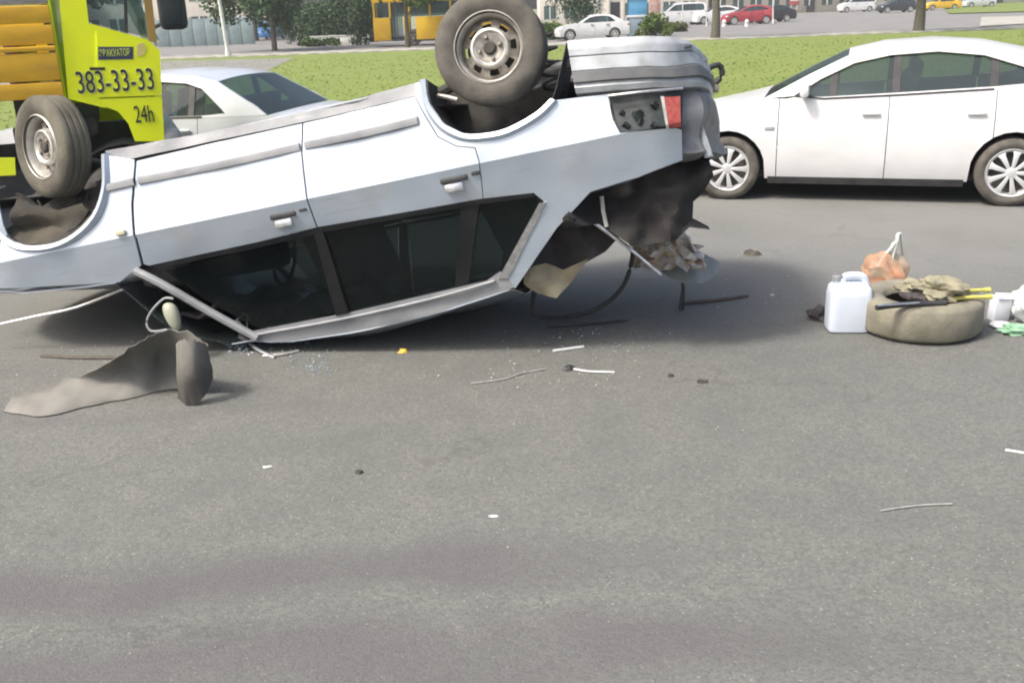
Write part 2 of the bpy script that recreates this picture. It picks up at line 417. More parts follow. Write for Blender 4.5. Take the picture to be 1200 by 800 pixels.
# grass blades (nobody could count them)
def grass(n, y0, y1, hgt, seed, z):
    r = np.random.default_rng(seed); y = y0+(y1-y0)*r.random(n)**2.4
    x = (r.random(n)*1.3-.62)*y*1.04
    a = r.random(n)*PI; h = hgt*r.uniform(.4, 1.3, n); wd = .006+.0012*y; ln = r.normal(size=(n, 2))*h[:, None]*2.0
    dx, dy = np.cos(a)*wd, np.sin(a)*wd; zz = np.full(n, z)
    V = np.stack([np.stack([x-dx, y-dy, zz], 1), np.stack([x+dx, y+dy, zz], 1), np.stack([x+ln[:, 0], y+ln[:, 1], zz+h], 1)], 1).reshape(-1, 3)
    return V.tolist(), [(3*i, 3*i+1, 3*i+2) for i in range(n)]
gb = obj('grass', grass(30000, 13.25, 46, .022, 3, .088), mat('grass_blades', (.125, .175, .03), (.16, .195, .038), .5, .95, island=.1, spec=.1), smooth=False)
props(gb, 'short sunlit grass covering the lawn behind the cars', 'grass', kind='stuff')

# ------------------------------------------------------------------ wheels
def tyre_bm(r, wd, rim, n=40, gd=.008):
    bm = bmesh.new(); h = wd/2; k = .022
    prof = [(rim-.012, h*.55), (rim, h*.80), (rim+.015, h*.90), (rim+(r-rim)*.45, h*1.06), (r-.035, h*1.0), (r-.012, h*.88), (r, h*.72)]
    groove = []
    for q in ((.42, .0, -.42) if gd > .002 else ()):
        groove += [(r, h*(q+.10)), (r-gd, h*(q+.07)), (r-gd, h*(q-.07)), (r, h*(q-.10))]
    prof = prof + groove + [(a, -b) for a, b in prof[::-1]]
    lathe(bm, prof, n, False); bmesh.ops.recalc_face_normals(bm, faces=bm.faces[:]); return bm
def disc_with_holes(rad, rin, y, nh, hr, hrad, n=None):
    """steel wheel disc: pressed dish with real holes, built as spokes between rings"""
    bm = bmesh.new(); seg = nh*6
    def ring(r_, y_, wob=0): return [bm.verts.new((r_*math.cos(2*PI*k/seg), y_, r_*math.sin(2*PI*k/seg))) for k in range(seg)]
    r1 = ring(rin, y-.012); r1b = ring((rin+hr-hrad)/2, y-.02); r2 = ring(hr-hrad, y+.0); r3 = ring(hr+hrad, y+.012); r4 = ring(rad, y+.03)
    for A, B, hole in ((r1, r1b, 0), (r1b, r2, 0), (r2, r3, 1), (r3, r4, 0)):
        for k in range(seg):
            if hole and k % 6 in (1, 2, 3): continue
            bm.faces.new((A[k], A[(k+1) % seg], B[(k+1) % seg], B[k]))
    bm.faces.new(r1); thicken(bm, .006); return bm
def steel_wheel(parent, loc, rot, r=.2875, wd=.175, rim=.172, face=-1, tyrem='rubber', rz=0):
    wl = bpy.data.objects.new('wheel', None); COL.objects.link(wl); wl.parent = parent; wl.location = loc; wl.rotation_euler = rot
    obj('tyre', tyre_bm(r, wd, rim), M[tyrem], wl, ang=50)
    bm = bmesh.new(); h = wd/2*face
    lathe(bm, [(rim+.004, h*.92), (rim+.012, h*.84), (rim-.004, h*.74), (rim-.012, h*.55), (rim-.016, h*.1), (rim-.016, -h*.8), (rim+.01, -h*.9)], 40)
    thicken(bm, .003); obj('rim', bm, M['rimedge'], wl)
    bm = disc_with_holes(rim-.014, .035, 0, 8, rim*.72, .016)
    for v in bm.verts: v.co.y = h*.35 + v.co.y*face*-1
    bmesh.ops.recalc_face_normals(bm, faces=bm.faces[:]); obj('wheel_disc', bm, M['steel'], wl)
    bm = bmesh.new(); lathe(bm, [(.105, h*.30), (.098, h*.66), (.088, h*.70), (.078, h*.58), (.055, h*.46)], 32); thicken(bm, .004)
    obj('hub_ring', bm, M['rimedge'], wl)
    bm = bmesh.new(); lathe(bm, [(.034, h*.35), (.034, h*.62), (.026, h*.70), (.0005, h*.70)], 16); bmesh.ops.recalc_face_normals(bm, faces=bm.faces[:])
    obj('hub_cap', bm, M['under'], wl)
    nb = None
    for k in range(4):
        a = 2*PI*k/4+.5
        if nb is None:
            bm = bmesh.new(); lathe(bm, [(.011, h*.4), (.011, h*.66), (.007, h*.72), (.0005, h*.72)], 6); bmesh.ops.recalc_face_normals(bm, faces=bm.faces[:])
            o = obj('wheel_nut', bm, M['steel'], wl); nb = o.data
        else:
            o = bpy.data.objects.new('wheel_nut', nb); COL.objects.link(o); o.parent = wl
        o.location = (.055*math.cos(a), 0, .055*math.sin(a))
    bm = bmesh.new(); lathe(bm, [(.13, -h*.1), (.13, -h*.8), (.001, -h*.8)], 20); lathe(bm, [(.001, -h*.1), (.13, -h*.1)], 20); obj('brake_drum', bm, M['under'], wl)
    return wl
def alloy_wheel(parent, loc, r, wd, rim, face, ns=8, fine=True, rimmat='alloy'):
    wl = bpy.data.objects.new('wheel', None); COL.objects.link(wl); wl.parent = parent; wl.location = loc
    obj('tyre', tyre_bm(r, wd, rim, 36 if fine else 18), M['rubber'], wl, ang=50); h = wd/2*face
    bm = bmesh.new(); lathe(bm, [(rim+.004, h*.94), (rim+.010, h*.86), (rim-.012, h*.80), (rim-.022, h*.4), (rim-.022, -h*.8)], 36 if fine else 16); thicken(bm, .003)
    n = ns if fine else 6
    for k in range(n):
        a = 2*PI*k/n; q = PI/n
        pts = []
        for rr, hw_, yy in ((.045, q*.9, .93), (rim*.45, q*.55, .97), (rim*.8, q*.42, .93), (rim-.014, q*.55, .84)):
            pts.append([(rr*math.cos(a+s*hw_), h*yy, rr*math.sin(a+s*hw_)) for s in (-1, 0, 1)])
            pts[-1][1] = (pts[-1][1][0], h*(yy+.06), pts[-1][1][2])
        grid(bm, pts)
    lathe(bm, [(.0005, h*1.0), (.04, h*1.0), (.055, h*.94)], 16)
    bmesh.ops.recalc_face_normals(bm, faces=bm.faces[:]); obj('rim', bm, M[rimmat], wl)
    bm = bmesh.new(); lathe(bm, [(.0005, h*.45), (rim-.025, h*.45), (rim-.025, h*.3), (.0005, h*.3)], 20); bmesh.ops.recalc_face_normals(bm, faces=bm.faces[:]); obj('brake_disc', bm, M['under'], wl)
    return wl

# ------------------------------------------------------------------ generic standing car
def clip_x(poly, a, keep_greater):
    out = []; n = len(poly)
    for i in range(n):
        p, q = poly[i], poly[(i+1) % n]
        ip = (p[0] >= a) == keep_greater or p[0] == a; iq = (q[0] >= a) == keep_greater or q[0] == a
        if ip: out.append(p)
        if ip != iq and p[0] != q[0]:
            t = (a-p[0])/(q[0]-p[0]); out.append((a, p[1]+(q[1]-p[1])*t))
    res = []
    for p in out:
        if not res or (abs(p[0]-res[-1][0])+abs(p[1]-res[-1][1])) > 1e-4: res.append(p)
    return res
def make_car(t, S, paint, fine=True):
    """t: Empty on the ground under the front axle, nose towards -x. S: the car's side outline."""
    WB, W = S['wb'], S['w']; prof = S['prof']; iw, ir, ig, it_ = S['idx']     # windscreen base, roof front, roof rear, rear glass base
    hz = S.get('hz', [(.18, .93), (.35, .985), (.6, 1.0), (.8, .985), (.95, .945), (1.15, .86), (1.48, .70)])
    def hw(x, z): return W/2*interp(z, hz)
    xf, xr = prof[0][0], prof[-1][0]; B = S.get('bulge', .22)
    def pb(x):  # plan curvature of nose and tail
        f = max(0, 1-(x-xf)/.7); g = max(0, 1-(xr-x)/.7); return B*f*f - B*.8*g*g
    def sweep(i0, i1, nn=9, crown=.03, shr=1.0):
        rows = []
        for i in range(i0, i1):
            (xa, za), (xb, zb) = prof[i], prof[i+1]; k = 4 if fine else 2
            for j in range(k if i < i1-1 else k+1):
                s = j/k; x, z = xa+(xb-xa)*s, za+(zb-za)*s; row = []
                for m_ in range(nn):
                    q = -1+2*m_/(nn-1); row.append((x+pb(x)*q*q, hw(x, z)*q*shr, z+crown*(1-q*q)))
                rows.append(row)
        bm = bmesh.new(); grid(bm, rows); thicken(bm, .012); return bm
    pm = M[paint]; nn = 11 if fine else 7
    hood_i = S['hood']; tail_i = S['tail']
    obj('front_bumper', sweep(0, hood_i, nn, 0), pm, t)
    obj('hood', sweep(hood_i, iw, nn), pm, t)
    obj('windscreen', sweep(iw, ir, nn, .03, .99), M['cglass'], t)
    obj('roof', sweep(ir, ig, nn), pm, t)
    obj('rear_window', sweep(ig, it_, nn, .03, .99), M['cglass'], t)
    obj('tailgate' if tail_i == it_ else 'boot_lid', sweep(it_, max(tail_i, it_+1), nn, .015), pm, t)
    if max(tail_i, it_+1) < len(prof)-1: obj('rear_bumper', sweep(max(tail_i, it_+1), len(prof)-1, nn, 0), pm, t)
    # lower side outline with wheel arches
    ar, zb = S['arch'], S['sill']
    top = [(x+pb(x), z) for x, z in prof[:iw+1]] + [tuple(p) for p in S['belt']] + [(x+pb(x), z) for x, z in prof[it_:]]
    bot = []
    for cx in (WB, 0.0):
        for k in range(13):
            a = PI*k/12; px, pz = cx+ar*math.cos(a), S['rw']+ar*math.sin(a)*1.02
            if pz > zb: bot.append((px, pz))
        bot.insert(len(bot), None)
    b2 = []; seg = []
    for p in bot:
        if p is None:
            b2.append((seg[0][0], zb)); b2 += seg[1:-1]; b2.append((seg[-1][0], zb)); seg = []
        else: seg.append(p)
    side = top + b2
    gaps = S['gaps']; names = S['names']; edges = [-9]+gaps+[9]
    for s in (-1, 1):
        f = lambda x, z, s=s: s*hw(x, z)
        for i, nm in enumerate(names):
            pl = clip_x(clip_x(side, edges[i]+.004, True), edges[i+1]-.004, False)
            if len(pl) < 3: continue
            d = obj(nm, sheet2d(pl, f, .12 if fine else .3, 0, -.015*s), pm, t)
            if 'door' in nm:
                hx = edges[i+1]-.16; hz_ = S['handle']; y = s*(hw(hx, hz_)+.02)
                obj('handle', box((hx, y, hz_), (.17, .03, .035), bev=.012 if fine else 0), pm if fine else M['black'], d)
        # greenhouse frame and panes
        OU, IN = S['outer'], S['inner']
        bm = bmesh.new(); fo = [bm.verts.new((x, f(x, z)*1.003, z)) for x, z in OU]; fi = [bm.verts.new((x, f(x, z)*1.003, z)) for x, z in IN]
        for k in range(len(OU)-1): bm.faces.new((fo[k], fo[k+1], fi[k+1], fi[k]))
        r_ = bmesh.ops.extrude_face_region(bm, geom=bm.faces[:])
        for g in r_['geom']:
            if isinstance(g, bmesh.types.BMVert): g.co.y -= s*.03
        bmesh.ops.recalc_face_normals(bm, faces=bm.faces[:]); obj('window_frame', bm, pm, t, ang=50)
        wp = [tuple(p) for p in IN]
        cuts = [-9]+S['pillars']+[9]
        for k in range(len(cuts)-1):
            pl = clip_x(clip_x(wp, cuts[k]+.0, True), cuts[k+1]-.0, False)
            if len(pl) >= 3:
                pl2 = inset2d(pl, .002)
                obj('side_window', sheet2d(pl2, lambda x, z: s*(hw(x, z)-.012), .2, 0, -.006*s), M['cglass'], t)
        for pxx in S['pillars']:
            zz0 = interp(pxx, S['beltz']); zz1 = max(z for x, z in IN)
            pl = clip_x(clip_x(wp, pxx-.035, True), pxx+.035, False)
            if len(pl) >= 3: obj('pillar', sheet2d(pl, lambda x, z: s*(hw(x, z)-.004), .2, 0, -.02*s), M['black'], t)
        if fine:
            bl = S['belt']; bm = bmesh.new(); tube(bm, [(x, f(x, z)+s*.004, z+.012) for x, z in [(.62, IN[0][1]-.012)]+[p for p in bl if p[0] < IN[7][0]]], .008, 6); obj('window_seal', bm, M['black'], t)
            bm = bmesh.new(); tube(bm, [(x, f(x, z)+s*.002, z) for x, z in IN[:9]], .007, 6); obj('window_trim', bm, M['black'], t)
            obj('sill_strip', sheet2d([(ar+.03, zb-.05), (WB-ar-.03, zb-.05), (WB-ar-.03, zb+.02), (ar+.03, zb+.02)], lambda x, z: f(x, z)+s*.006, .3, 0, -.03*s), M['black'], t)
            bm = bmesh.new(); P = [(.50, f(.5, .86)+s*.004, .80)]; bx(bm, (.40, f(.4, .72)+s*.004, .72), (.09, .012, .035), None, .004); obj('side_repeater', bm, MATS['silver_paint'], t)
        for cx in (0.0, WB):
            bm = bmesh.new(); rows = []
            for k in range(15):
                a = PI*k/14; rows.append([(cx+(ar-.003)*math.cos(a), s*(W/2-.03), S['rw']+(ar-.003)*math.sin(a)*1.02), (cx+(ar-.003)*math.cos(a), s*(W/2-.32), S['rw']+(ar-.003)*math.sin(a)*1.02)])
            GV = grid(bm, rows); bm.faces.new([r_[1] for r_ in GV]); thicken(bm, .005); obj('wheel_arch', bm, M['under'], t)
            alloy_wheel(t, (cx, s*(W/2-.10), S['rw']), S['rw'], .2, S['rim'], s, S.get('spokes', 8), fine, S.get('rimmat', 'alloy'))
        # lamps set into the corners
        for nm, xx, zz, dx, dz, mm in (('headlight', xf, S['lampz'][0], .30, .12, 'lamp'), ('tail_light', xr, S['lampz'][1], -.22, .16, 'lens')):
            y = s*(hw(xx, zz)-.04); bm = bmesh.new(); bmesh.ops.create_uvsphere(bm, u_segments=14, v_segments=8, radius=1)
            for v in bm.verts: v.co = Vector((xx+pb(xx)*.8+dx*.30+v.co.x*abs(dx)*.55, y-s*.07+v.co.y*.13, zz+v.co.z*dz*.6))
            obj(nm, bm, M[mm], t)
        mz = S['beltz'][0][1]+.07; mx = S['mirror']
        if fine or S.get('mir'):
            bm = bmesh.new(); bx(bm, (mx, s*(hw(mx, mz)+.10), mz+.02), (.09, .20, .13), None, .035); bx(bm, (mx, s*(hw(mx, mz)+.0), mz-.02), (.05, .1, .03)); obj('wing_mirror', bm, pm, t)
    obj('floor_pan', box(((xf+xr)/2, 0, zb+.03), (xr-xf-.5, W*.80, .08), bev=.03), M['under'], t)
    # cabin
    for sx in ((S['seat'], -.36), (S['seat'], .36)):
        bm = bmesh.new(); bx(bm, (sx[0], sx[1], .55), (.5, .48, .16), None, .06); bx(bm, (sx[0]+.32, sx[1], .88), (.14, .46, .62), (0, .22, 0), .05); bx(bm, (sx[0]+.40, sx[1], 1.24), (.09, .25, .16), (0, .15, 0), .04)
        obj('seat', bm, M['cloth'], t)
    bm = bmesh.new(); bx(bm, (S['seat']+.95, 0, .55), (.5, 1.25, .16), None, .06); bx(bm, (S['seat']+1.27, 0, .84), (.14, 1.25, .55), (0, .25, 0), .05); obj('rear_seat', bm, M['cloth'], t)
    obj('dashboard', box((S['seat']-.75, 0, .80), (.35, W*.72, .2), bev=.05), M['black'], t)
    return t

def hatch_spec():
    prof = [(-.82, .22), (-.86, .45), (-.84, .62), (-.72, .74), (-.45, .83), (.05, .93), (.33, 1.00),
            (.75, 1.22), (1.10, 1.385), (1.45, 1.46), (1.9, 1.485), (2.35, 1.45), (2.80, 1.355), (3.16, 1.16), (3.30, 1.02), (3.38, .80), (3.40, .52), (3.36, .26)]
    return dict(wb=2.62, w=1.80, prof=prof, idx=(6, 8, 12, 14), hood=3, tail=14, arch=.37, rw=.315, rim=.215, sill=.22,
        belt=[(.9, .985), (1.6, 1.015), (2.4, 1.06), (3.0, 1.10)], beltz=[(.3, .99), (1.6, 1.015), (3.0, 1.1)], gaps=[.48, 1.50, 2.43], names=['front_wing', 'front_door', 'rear_door', 'rear_quarter'],
        outer=[(.33, 1.00), (.75, 1.22), (1.10, 1.385), (1.45, 1.46), (1.9, 1.485), (2.35, 1.45), (2.80, 1.355), (3.16, 1.16), (3.26, 1.06), (3.0, 1.1), (2.4, 1.06), (1.6, 1.015), (.9, .985), (.5, .985)],
        inner=[(.62, 1.02), (.86, 1.17), (1.16, 1.31), (1.48, 1.375), (1.9, 1.40), (2.3, 1.36), (2.62, 1.26), (2.80, 1.185), (2.82, 1.15), (2.7, 1.115), (2.4, 1.09), (1.6, 1.045), (.9, 1.01), (.64, 1.012)],
        pillars=[.98, 1.55, 2.40], handle=.86, lampz=(.66, .92), mirror=.72, seat=1.35, spokes=9)
def sedan_spec():
    prof = [(-.78, .22), (-.82, .45), (-.80, .60), (-.70, .70), (-.35, .79), (.30, .89), (.42, .92),
            (.8, 1.14), (1.12, 1.30), (1.45, 1.36), (1.9, 1.38), (2.3, 1.355), (2.56, 1.30), (3.02, 1.05), (3.18, .965), (3.45, .95), (3.62, .93), (3.66, .72), (3.66, .5), (3.60, .25)]
    return dict(wb=2.6, w=1.70, prof=prof, idx=(6, 8, 12, 14), hood=3, tail=16, arch=.35, rw=.30, rim=.19, sill=.22,
        belt=[(.9, .92), (1.6, .935), (2.4, .95), (3.0, .96)], beltz=[(.3, .92), (1.6, .935), (3.0, .96)], gaps=[.5, 1.45, 2.35], names=['front_wing', 'front_door', 'rear_door', 'rear_quarter'],
        outer=[(.42, .92), (.8, 1.14), (1.12, 1.30), (1.45, 1.36), (1.9, 1.38), (2.3, 1.355), (2.56, 1.30), (3.02, 1.05), (3.14, .97), (3.0, .96), (2.4, .95), (1.6, .935), (.9, .92), (.55, .92)],
        inner=[(.72, .95), (.92, 1.09), (1.18, 1.23), (1.48, 1.285), (1.9, 1.305), (2.2, 1.285), (2.38, 1.23), (2.62, 1.03), (2.66, .99), (2.5, .975), (2.4, .97), (1.6, .955), (.9, .94), (.74, .942)],
        pillars=[1.48, 2.27], handle=.82, lampz=(.62, .78), mirror=.8, seat=1.25, spokes=7)
HZV = [(.18, .93), (.35, .985), (.6, 1.0), (1.0, .985), (1.2, .96), (1.6, .88), (2.0, .78)]
def van_spec():
    prof = [(-.78, .22), (-.84, .45), (-.84, .70), (-.78, .85), (-.5, .98), (-.1, 1.1), (.05, 1.16),
            (.45, 1.48), (.85, 1.76), (1.3, 1.83), (2.0, 1.86), (3.0, 1.86), (3.55, 1.80), (3.66, 1.5), (3.70, 1.15), (3.72, .8), (3.72, .5), (3.66, .25)]
    return dict(wb=2.9, w=1.85, prof=prof, idx=(6, 8, 12, 14), hood=3, tail=14, arch=.37, rw=.32, rim=.2, sill=.24, hz=HZV,
        belt=[(.8, 1.14), (1.6, 1.14), (2.6, 1.14), (3.5, 1.15)], beltz=[(.3, 1.14), (3.5, 1.15)], gaps=[.45, 1.4, 2.5], names=['front_wing', 'front_door', 'sliding_door', 'rear_quarter'],
        outer=[(.05, 1.16), (.45, 1.48), (.85, 1.76), (1.3, 1.83), (2.0, 1.86), (3.0, 1.86), (3.55, 1.80), (3.66, 1.5), (3.69, 1.2), (3.5, 1.15), (2.6, 1.14), (1.6, 1.14), (.8, 1.14), (.2, 1.15)],
        inner=[(.36, 1.2), (.6, 1.45), (.92, 1.66), (1.3, 1.72), (2.0, 1.74), (3.0, 1.74), (3.42, 1.70), (3.5, 1.5), (3.5, 1.24), (3.4, 1.2), (2.6, 1.19), (1.6, 1.19), (.8, 1.19), (.5, 1.19)],
        pillars=[1.42, 2.5], handle=1.0, lampz=(.75, .95), mirror=.5, seat=1.0, spokes=6)

# ------------------------------------------------------------------ the overturned hatchback
PSI, TAU = R(9), R(10.7)
_R3 = EYE + ray(572, 55)*5.0
_d = Vector((math.cos(PSI), -math.sin(PSI), 0)); _z = Vector((0, 0, 1))
EU = _d*math.cos(TAU)+_z*math.sin(TAU); EH = -_d*math.sin(TAU)+_z*math.cos(TAU); EV = Vector((math.sin(PSI), math.cos(PSI), 0))
EU0, EV0, EH0 = EU.copy(), EV.copy(), EH.copy(); RHO = R(11)
EV = EV0*math.cos(RHO)-EH0*math.sin(RHO); EH = EH0*math.cos(RHO)+EV0*math.sin(RHO)
HUB = _R3.z/EH.z; OC = _R3 - EH*HUB
EUi = Matrix((EU, EV, EH))
def old(u, v, h):       # a point given along the level axes, in the rolled axes of the car
    k = _R3.z/EH0.z; return EUi @ (_R3 - EH0*k + EU0*u + EV0*v + EH0*h - OC)
CW = 1.70
VT = [(.36, .26), (.46, .23), (.55, .20), (.985, .046), (1.06, .012), (1.13, -.018), (1.166, -.036), (1.20, -.032), (1.44, .012), (1.57, .04), (1.65, .065)]
def vf(u, h): return interp(h, VT) + 2.0*max(0, u-.74)**2 + 1.1*max(0, -2.95-u)**2
def Lv(x, y, v):
    d = ray(x, y); t = ((OC-EYE).dot(EV)+v)/d.dot(EV); p = EYE+d*t-OC; return (p.dot(EU), p.dot(EH))
def L(x, y):
    v = 0.0
    for _ in range(8): u, h = Lv(x, y, v); v = vf(max(u, -3.0), h)
    return (u, h)
def LL(pts): return [L(*p) for p in pts]
def hmin(u, v=0.2): return (.006-u*EU.z-v*EV.z)/EH.z      # local height of the ground
car = thing('overturned_car', 'silver five-door hatchback lying upside down on its crushed roof, wheels in the air', 'car', OC)
car.rotation_euler = Matrix(((EU.x, EV.x, EH.x), (EU.y, EV.y, EH.y), (EU.z, EV.z, EH.z))).to_euler()
def dent(u, h): return .014*mnoise.noise(Vector((u*1.9, 7, h*2.6)))+.006*mnoise.noise(Vector((u*6, 3, h*6)))
def side(name, poly, m, off=0.0, inset=.004, thick=.014, far=True, cuts=.07, fn=None, parent=None):
    g = fn or vf; res = []
    clampz = lambda bm: [setattr(v.co, 'z', max(v.co.z, hmin(v.co.x, v.co.y))) for v in bm.verts]
    bm = sheet2d(poly, lambda u, h: g(u, h)+off+dent(u, h), cuts, inset, thick, () if fn else (1.166, 1.06, 1.44, 1.57)); clampz(bm)
    o = obj(name, bm, m, parent or car, ang=28)
    if far:
        bm = sheet2d(poly, lambda u, h: CW-g(u, h)-off, .16, inset, -thick); clampz(bm); obj(name, bm, m, car, ang=28)
    return o
SIL = M['silver']
archF = LL([(121, 181), (122, 205), (120, 226), (110, 252), (88, 274), (62, 286), (32, 288), (14, 282), (2, 272)])
# front wing
side('front_wing', LL([(121, 181), (158, 187), (158, 193), (153, 240), (158, 280), (166, 311), (140, 331), (0, 339), (-42, 336), (-52, 316), (-50, 292), (-2, 287)]) + archF[::-1][:-1], SIL, inset=.002)
# doors
fd = LL([(160, 188), (250, 167), (355, 144), (354, 180), (360, 234), (372, 267), (300, 285), (175, 312), (168, 310), (160, 280), (155, 240)])
rd = LL([(355, 144), (487, 113), (495, 129), (513, 160), (535, 171), (557, 173), (562, 190), (567, 234), (372, 267), (360, 234), (354, 180)])
fdo = side('front_door', fd, SIL); rdo = side('rear_door', rd, SIL)
# rear quarter with wheel arch, tail lamp cut-out, D-pillar
rq = LL([(488, 98), (499, 93), (503, 120), (520, 145), (544, 157), (568, 157), (595, 151), (628, 133), (646, 118), (712, 110), (718, 140), (727, 156), (792, 150), (799, 152), (800, 188), (750, 207), (692, 225), (652, 268), (628, 303), (604, 338), (585, 326), (637, 236), (626, 227), (567, 234), (562, 190), (557, 173), (535, 171), (513, 160), (495, 129), (487, 113)])
rqo = side('rear_quarter', rq, SIL, cuts=.05, inset=.001)
# flared lips round both arches
def lip(pts, name):
    for s in (0, 1):
        bm = bmesh.new(); P = [Vector((u, 0, h)) for u, h in pts]; P = smooth_path(P, 3); rows = []
        cx = sum(p.x for p in P)/len(P); cz = max(p.z for p in P)
        for p in P:
            o = (Vector((p.x-cx, 0, p.z-cz))).normalized(); row = []
            for a, v in ((.0, .04), (-.002, -.018), (.022, -.026), (.042, .004)):
                q = p+o*a; vv = vf(q.x, q.z)+v; row.append((q.x, vv if s == 0 else CW-vv, q.z))
            rows.append(row)
        grid(bm, rows); thicken(bm, .004); obj('arch_lip', bm, SIL, car)
archR = LL([(499, 93), (503, 120), (520, 145), (544, 157), (568, 157), (595, 151), (628, 133), (646, 116)])
lip(archF, 'f'); lip(archR, 'r')
for pts, vin in ((archF, .42), (archR + LL([(655, 85), (663, 50)]), .42)):
    for s in (0, 1):
        bm = bmesh.new(); P = smooth_path([Vector((u, 0, h)) for u, h in pts], 3); rows = []
        for p in P: rows.append([(p.x, vf(p.x, p.z)+.012 if s == 0 else CW-vf(p.x, p.z)-.012, p.z), (p.x, vin if s == 0 else CW-vin, p.z-.02)])
        grid(bm, rows)
        ring = [bm.verts.new(r[1]) for r in rows]; bm.faces.new(ring)
        thicken(bm, .004); obj('wheel_arch_liner', bm, M['under'], car)
bm = bmesh.new(); P = smooth_path([Vector((u, 0, h)) for u, h in archF], 3); rows = []
cu_, ch_ = sum(p.x for p in P)/len(P), max(p.z for p in P)
for k in range(5):
    f_ = 1-.16*k; rows.append([(cu_+(p.x-cu_)*f_, vf(p.x, p.z)+.03+.07*k, ch_+(p.z-ch_)*f_-.02*k*0+.008*math.sin(i_*1.9+k)) for i_, p in enumerate(P)])
grid(bm, rows); thicken(bm, .006); obj('torn_arch_liner', bm, mat('dusty_liner', (.075, .066, .048), (.022, .022, .021), 4, .9, bump=.3, bscale=25), car)
# rocker (sill) and lower strip
rock = LL([(121, 176), (250, 153), (355, 131), (490, 95), (488, 113), (355, 144), (250, 166), (124, 193)])
side('sill', rock, M['grey'], off=.012, cuts=.04, fn=lambda u, h: vf(u, h)+.018*mnoise.noise(Vector((u*5, 1, h*9))))
for s in (0, 1):
    bm = bmesh.new(); rows = []
    for i in range(13):
        u = -2.27+i*(1.86/12); v = .075; rows.append([(u, (v if s == 0 else CW-v), 1.63), (u, (v+.02 if s == 0 else CW-v-.02), 1.642), (u, (v+.10 if s == 0 else CW-v-.10), 1.61), (u, (v+.14 if s == 0 else CW-v-.14), 1.55)])
    grid(bm, rows); thicken(bm, .006); obj('sill_flange', bm, M['scuffed'], car)
# rubbing strips: one on each panel
for pts in ([(124, 221), (158, 213)], [(163, 212), (250, 195.5), (352, 172.5)], [(358, 171), (430, 156), (490, 141.5)]):
    for s in (0, 1):
        bm = bmesh.new(); P = smooth_path([Vector((*L(*p), 0)) for p in pts], 3); rows = []
        for p in P:
            u, h = p.x, p.y; vv = vf(u, h); rows.append([(u, (vv+dv if s == 0 else CW-vv-dv), h+dh) for dv, dh in ((.002, .024), (-.014, .018), (-.017, 0), (-.014, -.018), (.002, -.024))])
        grid(bm, rows); thicken(bm, .003); obj('rubbing_strip', bm, M['grey'], car)
# door handles: recess, flap and lock
for (x, y), dr in (((333, 255), fdo), ((533, 213), rdo)):
    u, h = L(x, y); v = vf(u, h)
    obj('handle', box((u, v-.012, h+.012), (.15, .022, .030), bev=.009), M['black'], car)
    obj('handle_recess', box((u-.01, v-.002, h-.028), (.10, .012, .045), bev=.005), M['chrome'], car)
    obj('lock', box((u+.12, v-.008, h+.025), (.05, .016, .028), bev=.006), M['black'], car)
# side marker on the wing
u, h = L(142, 273); obj('side_marker', box((u, vf(u, h)-.006, h), (.06, .02, .03), bev=.008), mat('amber_marker', (.45, .42, .30), None, 1, .3), car)
# greenhouse: rail, pillars, panes
railU = LL([(296, 388), (405, 367), (510, 343), (570, 329), (586, 318)]); railD = LL([(604, 336), (585, 343), (510, 367), (420, 388), (330, 401), (296, 398)])
side('roof_rail', railU+railD, M['grey'], cuts=.08, inset=0, thick=.05)  # down-facing rail: its shade is put into a darker grey
drip = LL([(300, 392), (405, 373), (510, 349), (580, 329)])
for s in (0, 1):
    bm = bmesh.new(); tube(bm, smooth_path([(u, (vf(u, h)-.008 if s == 0 else CW-vf(u, h)+.008), max(h, hmin(u)+.02)) for u, h in drip], 4), .009, 6); obj('drip_rail', bm, M['grey'], car)
side('b_pillar', LL([(366, 268), (377, 266), (409, 367), (394, 370)]), M['gblack'], off=-.006, inset=0, thick=.05)
side('window_divider', LL([(540, 237), (562, 234), (548, 337), (532, 341)]), M['gblack'], off=.004, inset=0, thick=.02)
rw = LL([(378, 267), (564, 235), (626, 228), (636, 236), (590, 321), (570, 328), (510, 342), (412, 366)])
side('rear_side_window', rw, M['glass'], off=.014, inset=.002, thick=.005)
fw_ = LL([(200, 307), (300, 286), (364, 270), (392, 369), (300, 387)])
side('front_side_window', LL([(190, 317), (300, 291), (366, 272), (393, 367), (305, 386), (290, 380), (240, 352)]), M['glass'], off=.016, inset=.002, thick=.005, far=False)
bm = sheet2d(fw_, lambda u, h: CW-vf(u, h)-.02, .16, 0, -.02); obj('far_door_window', bm, M['glass'], car)
bm = bmesh.new(); grid(bm, [[(-2.3+.5*i/5+.04*math.sin(j), .35+1.15*j/8, .62+.10*i/5+.04*math.sin(i*2+j*1.7)) for j in range(9)] for i in range(6)]); thicken(bm, .02); obj('cabin_dark_sheet', bm, M['cloth'], car)  # dark sheet added to keep the cabin black through the front window
side('window_seal', LL([(372, 267), (564, 233), (626, 226), (626, 231), (564, 239), (372, 273)]), M['gblack'], off=-.004, inset=0, thick=.02)
side('window_seal', LL([(178, 312), (300, 285), (372, 267), (372, 273), (300, 291), (184, 315)]), M['gblack'], off=-.004, inset=0, thick=.02)
side('window_frame', LL([(632, 238), (640, 237), (596, 326), (584, 327)]), M['chrome'], off=-.006, inset=0, thick=.02)
for s in (0, 1):
    bm = bmesh.new(); pts = [(158, 317, .04), (190, 333, .06), (240, 362, .14), (285, 387, .20), (302, 396, .215)]; P = []
    for x, y, v in pts:
        u, h = Lv(x, y, v); P.append((u, v if s == 0 else CW-v, max(h, hmin(u)+.02)))
    tube(bm, smooth_path(P, 4), .024, 8); obj('a_pillar', bm, M['grey'], car)
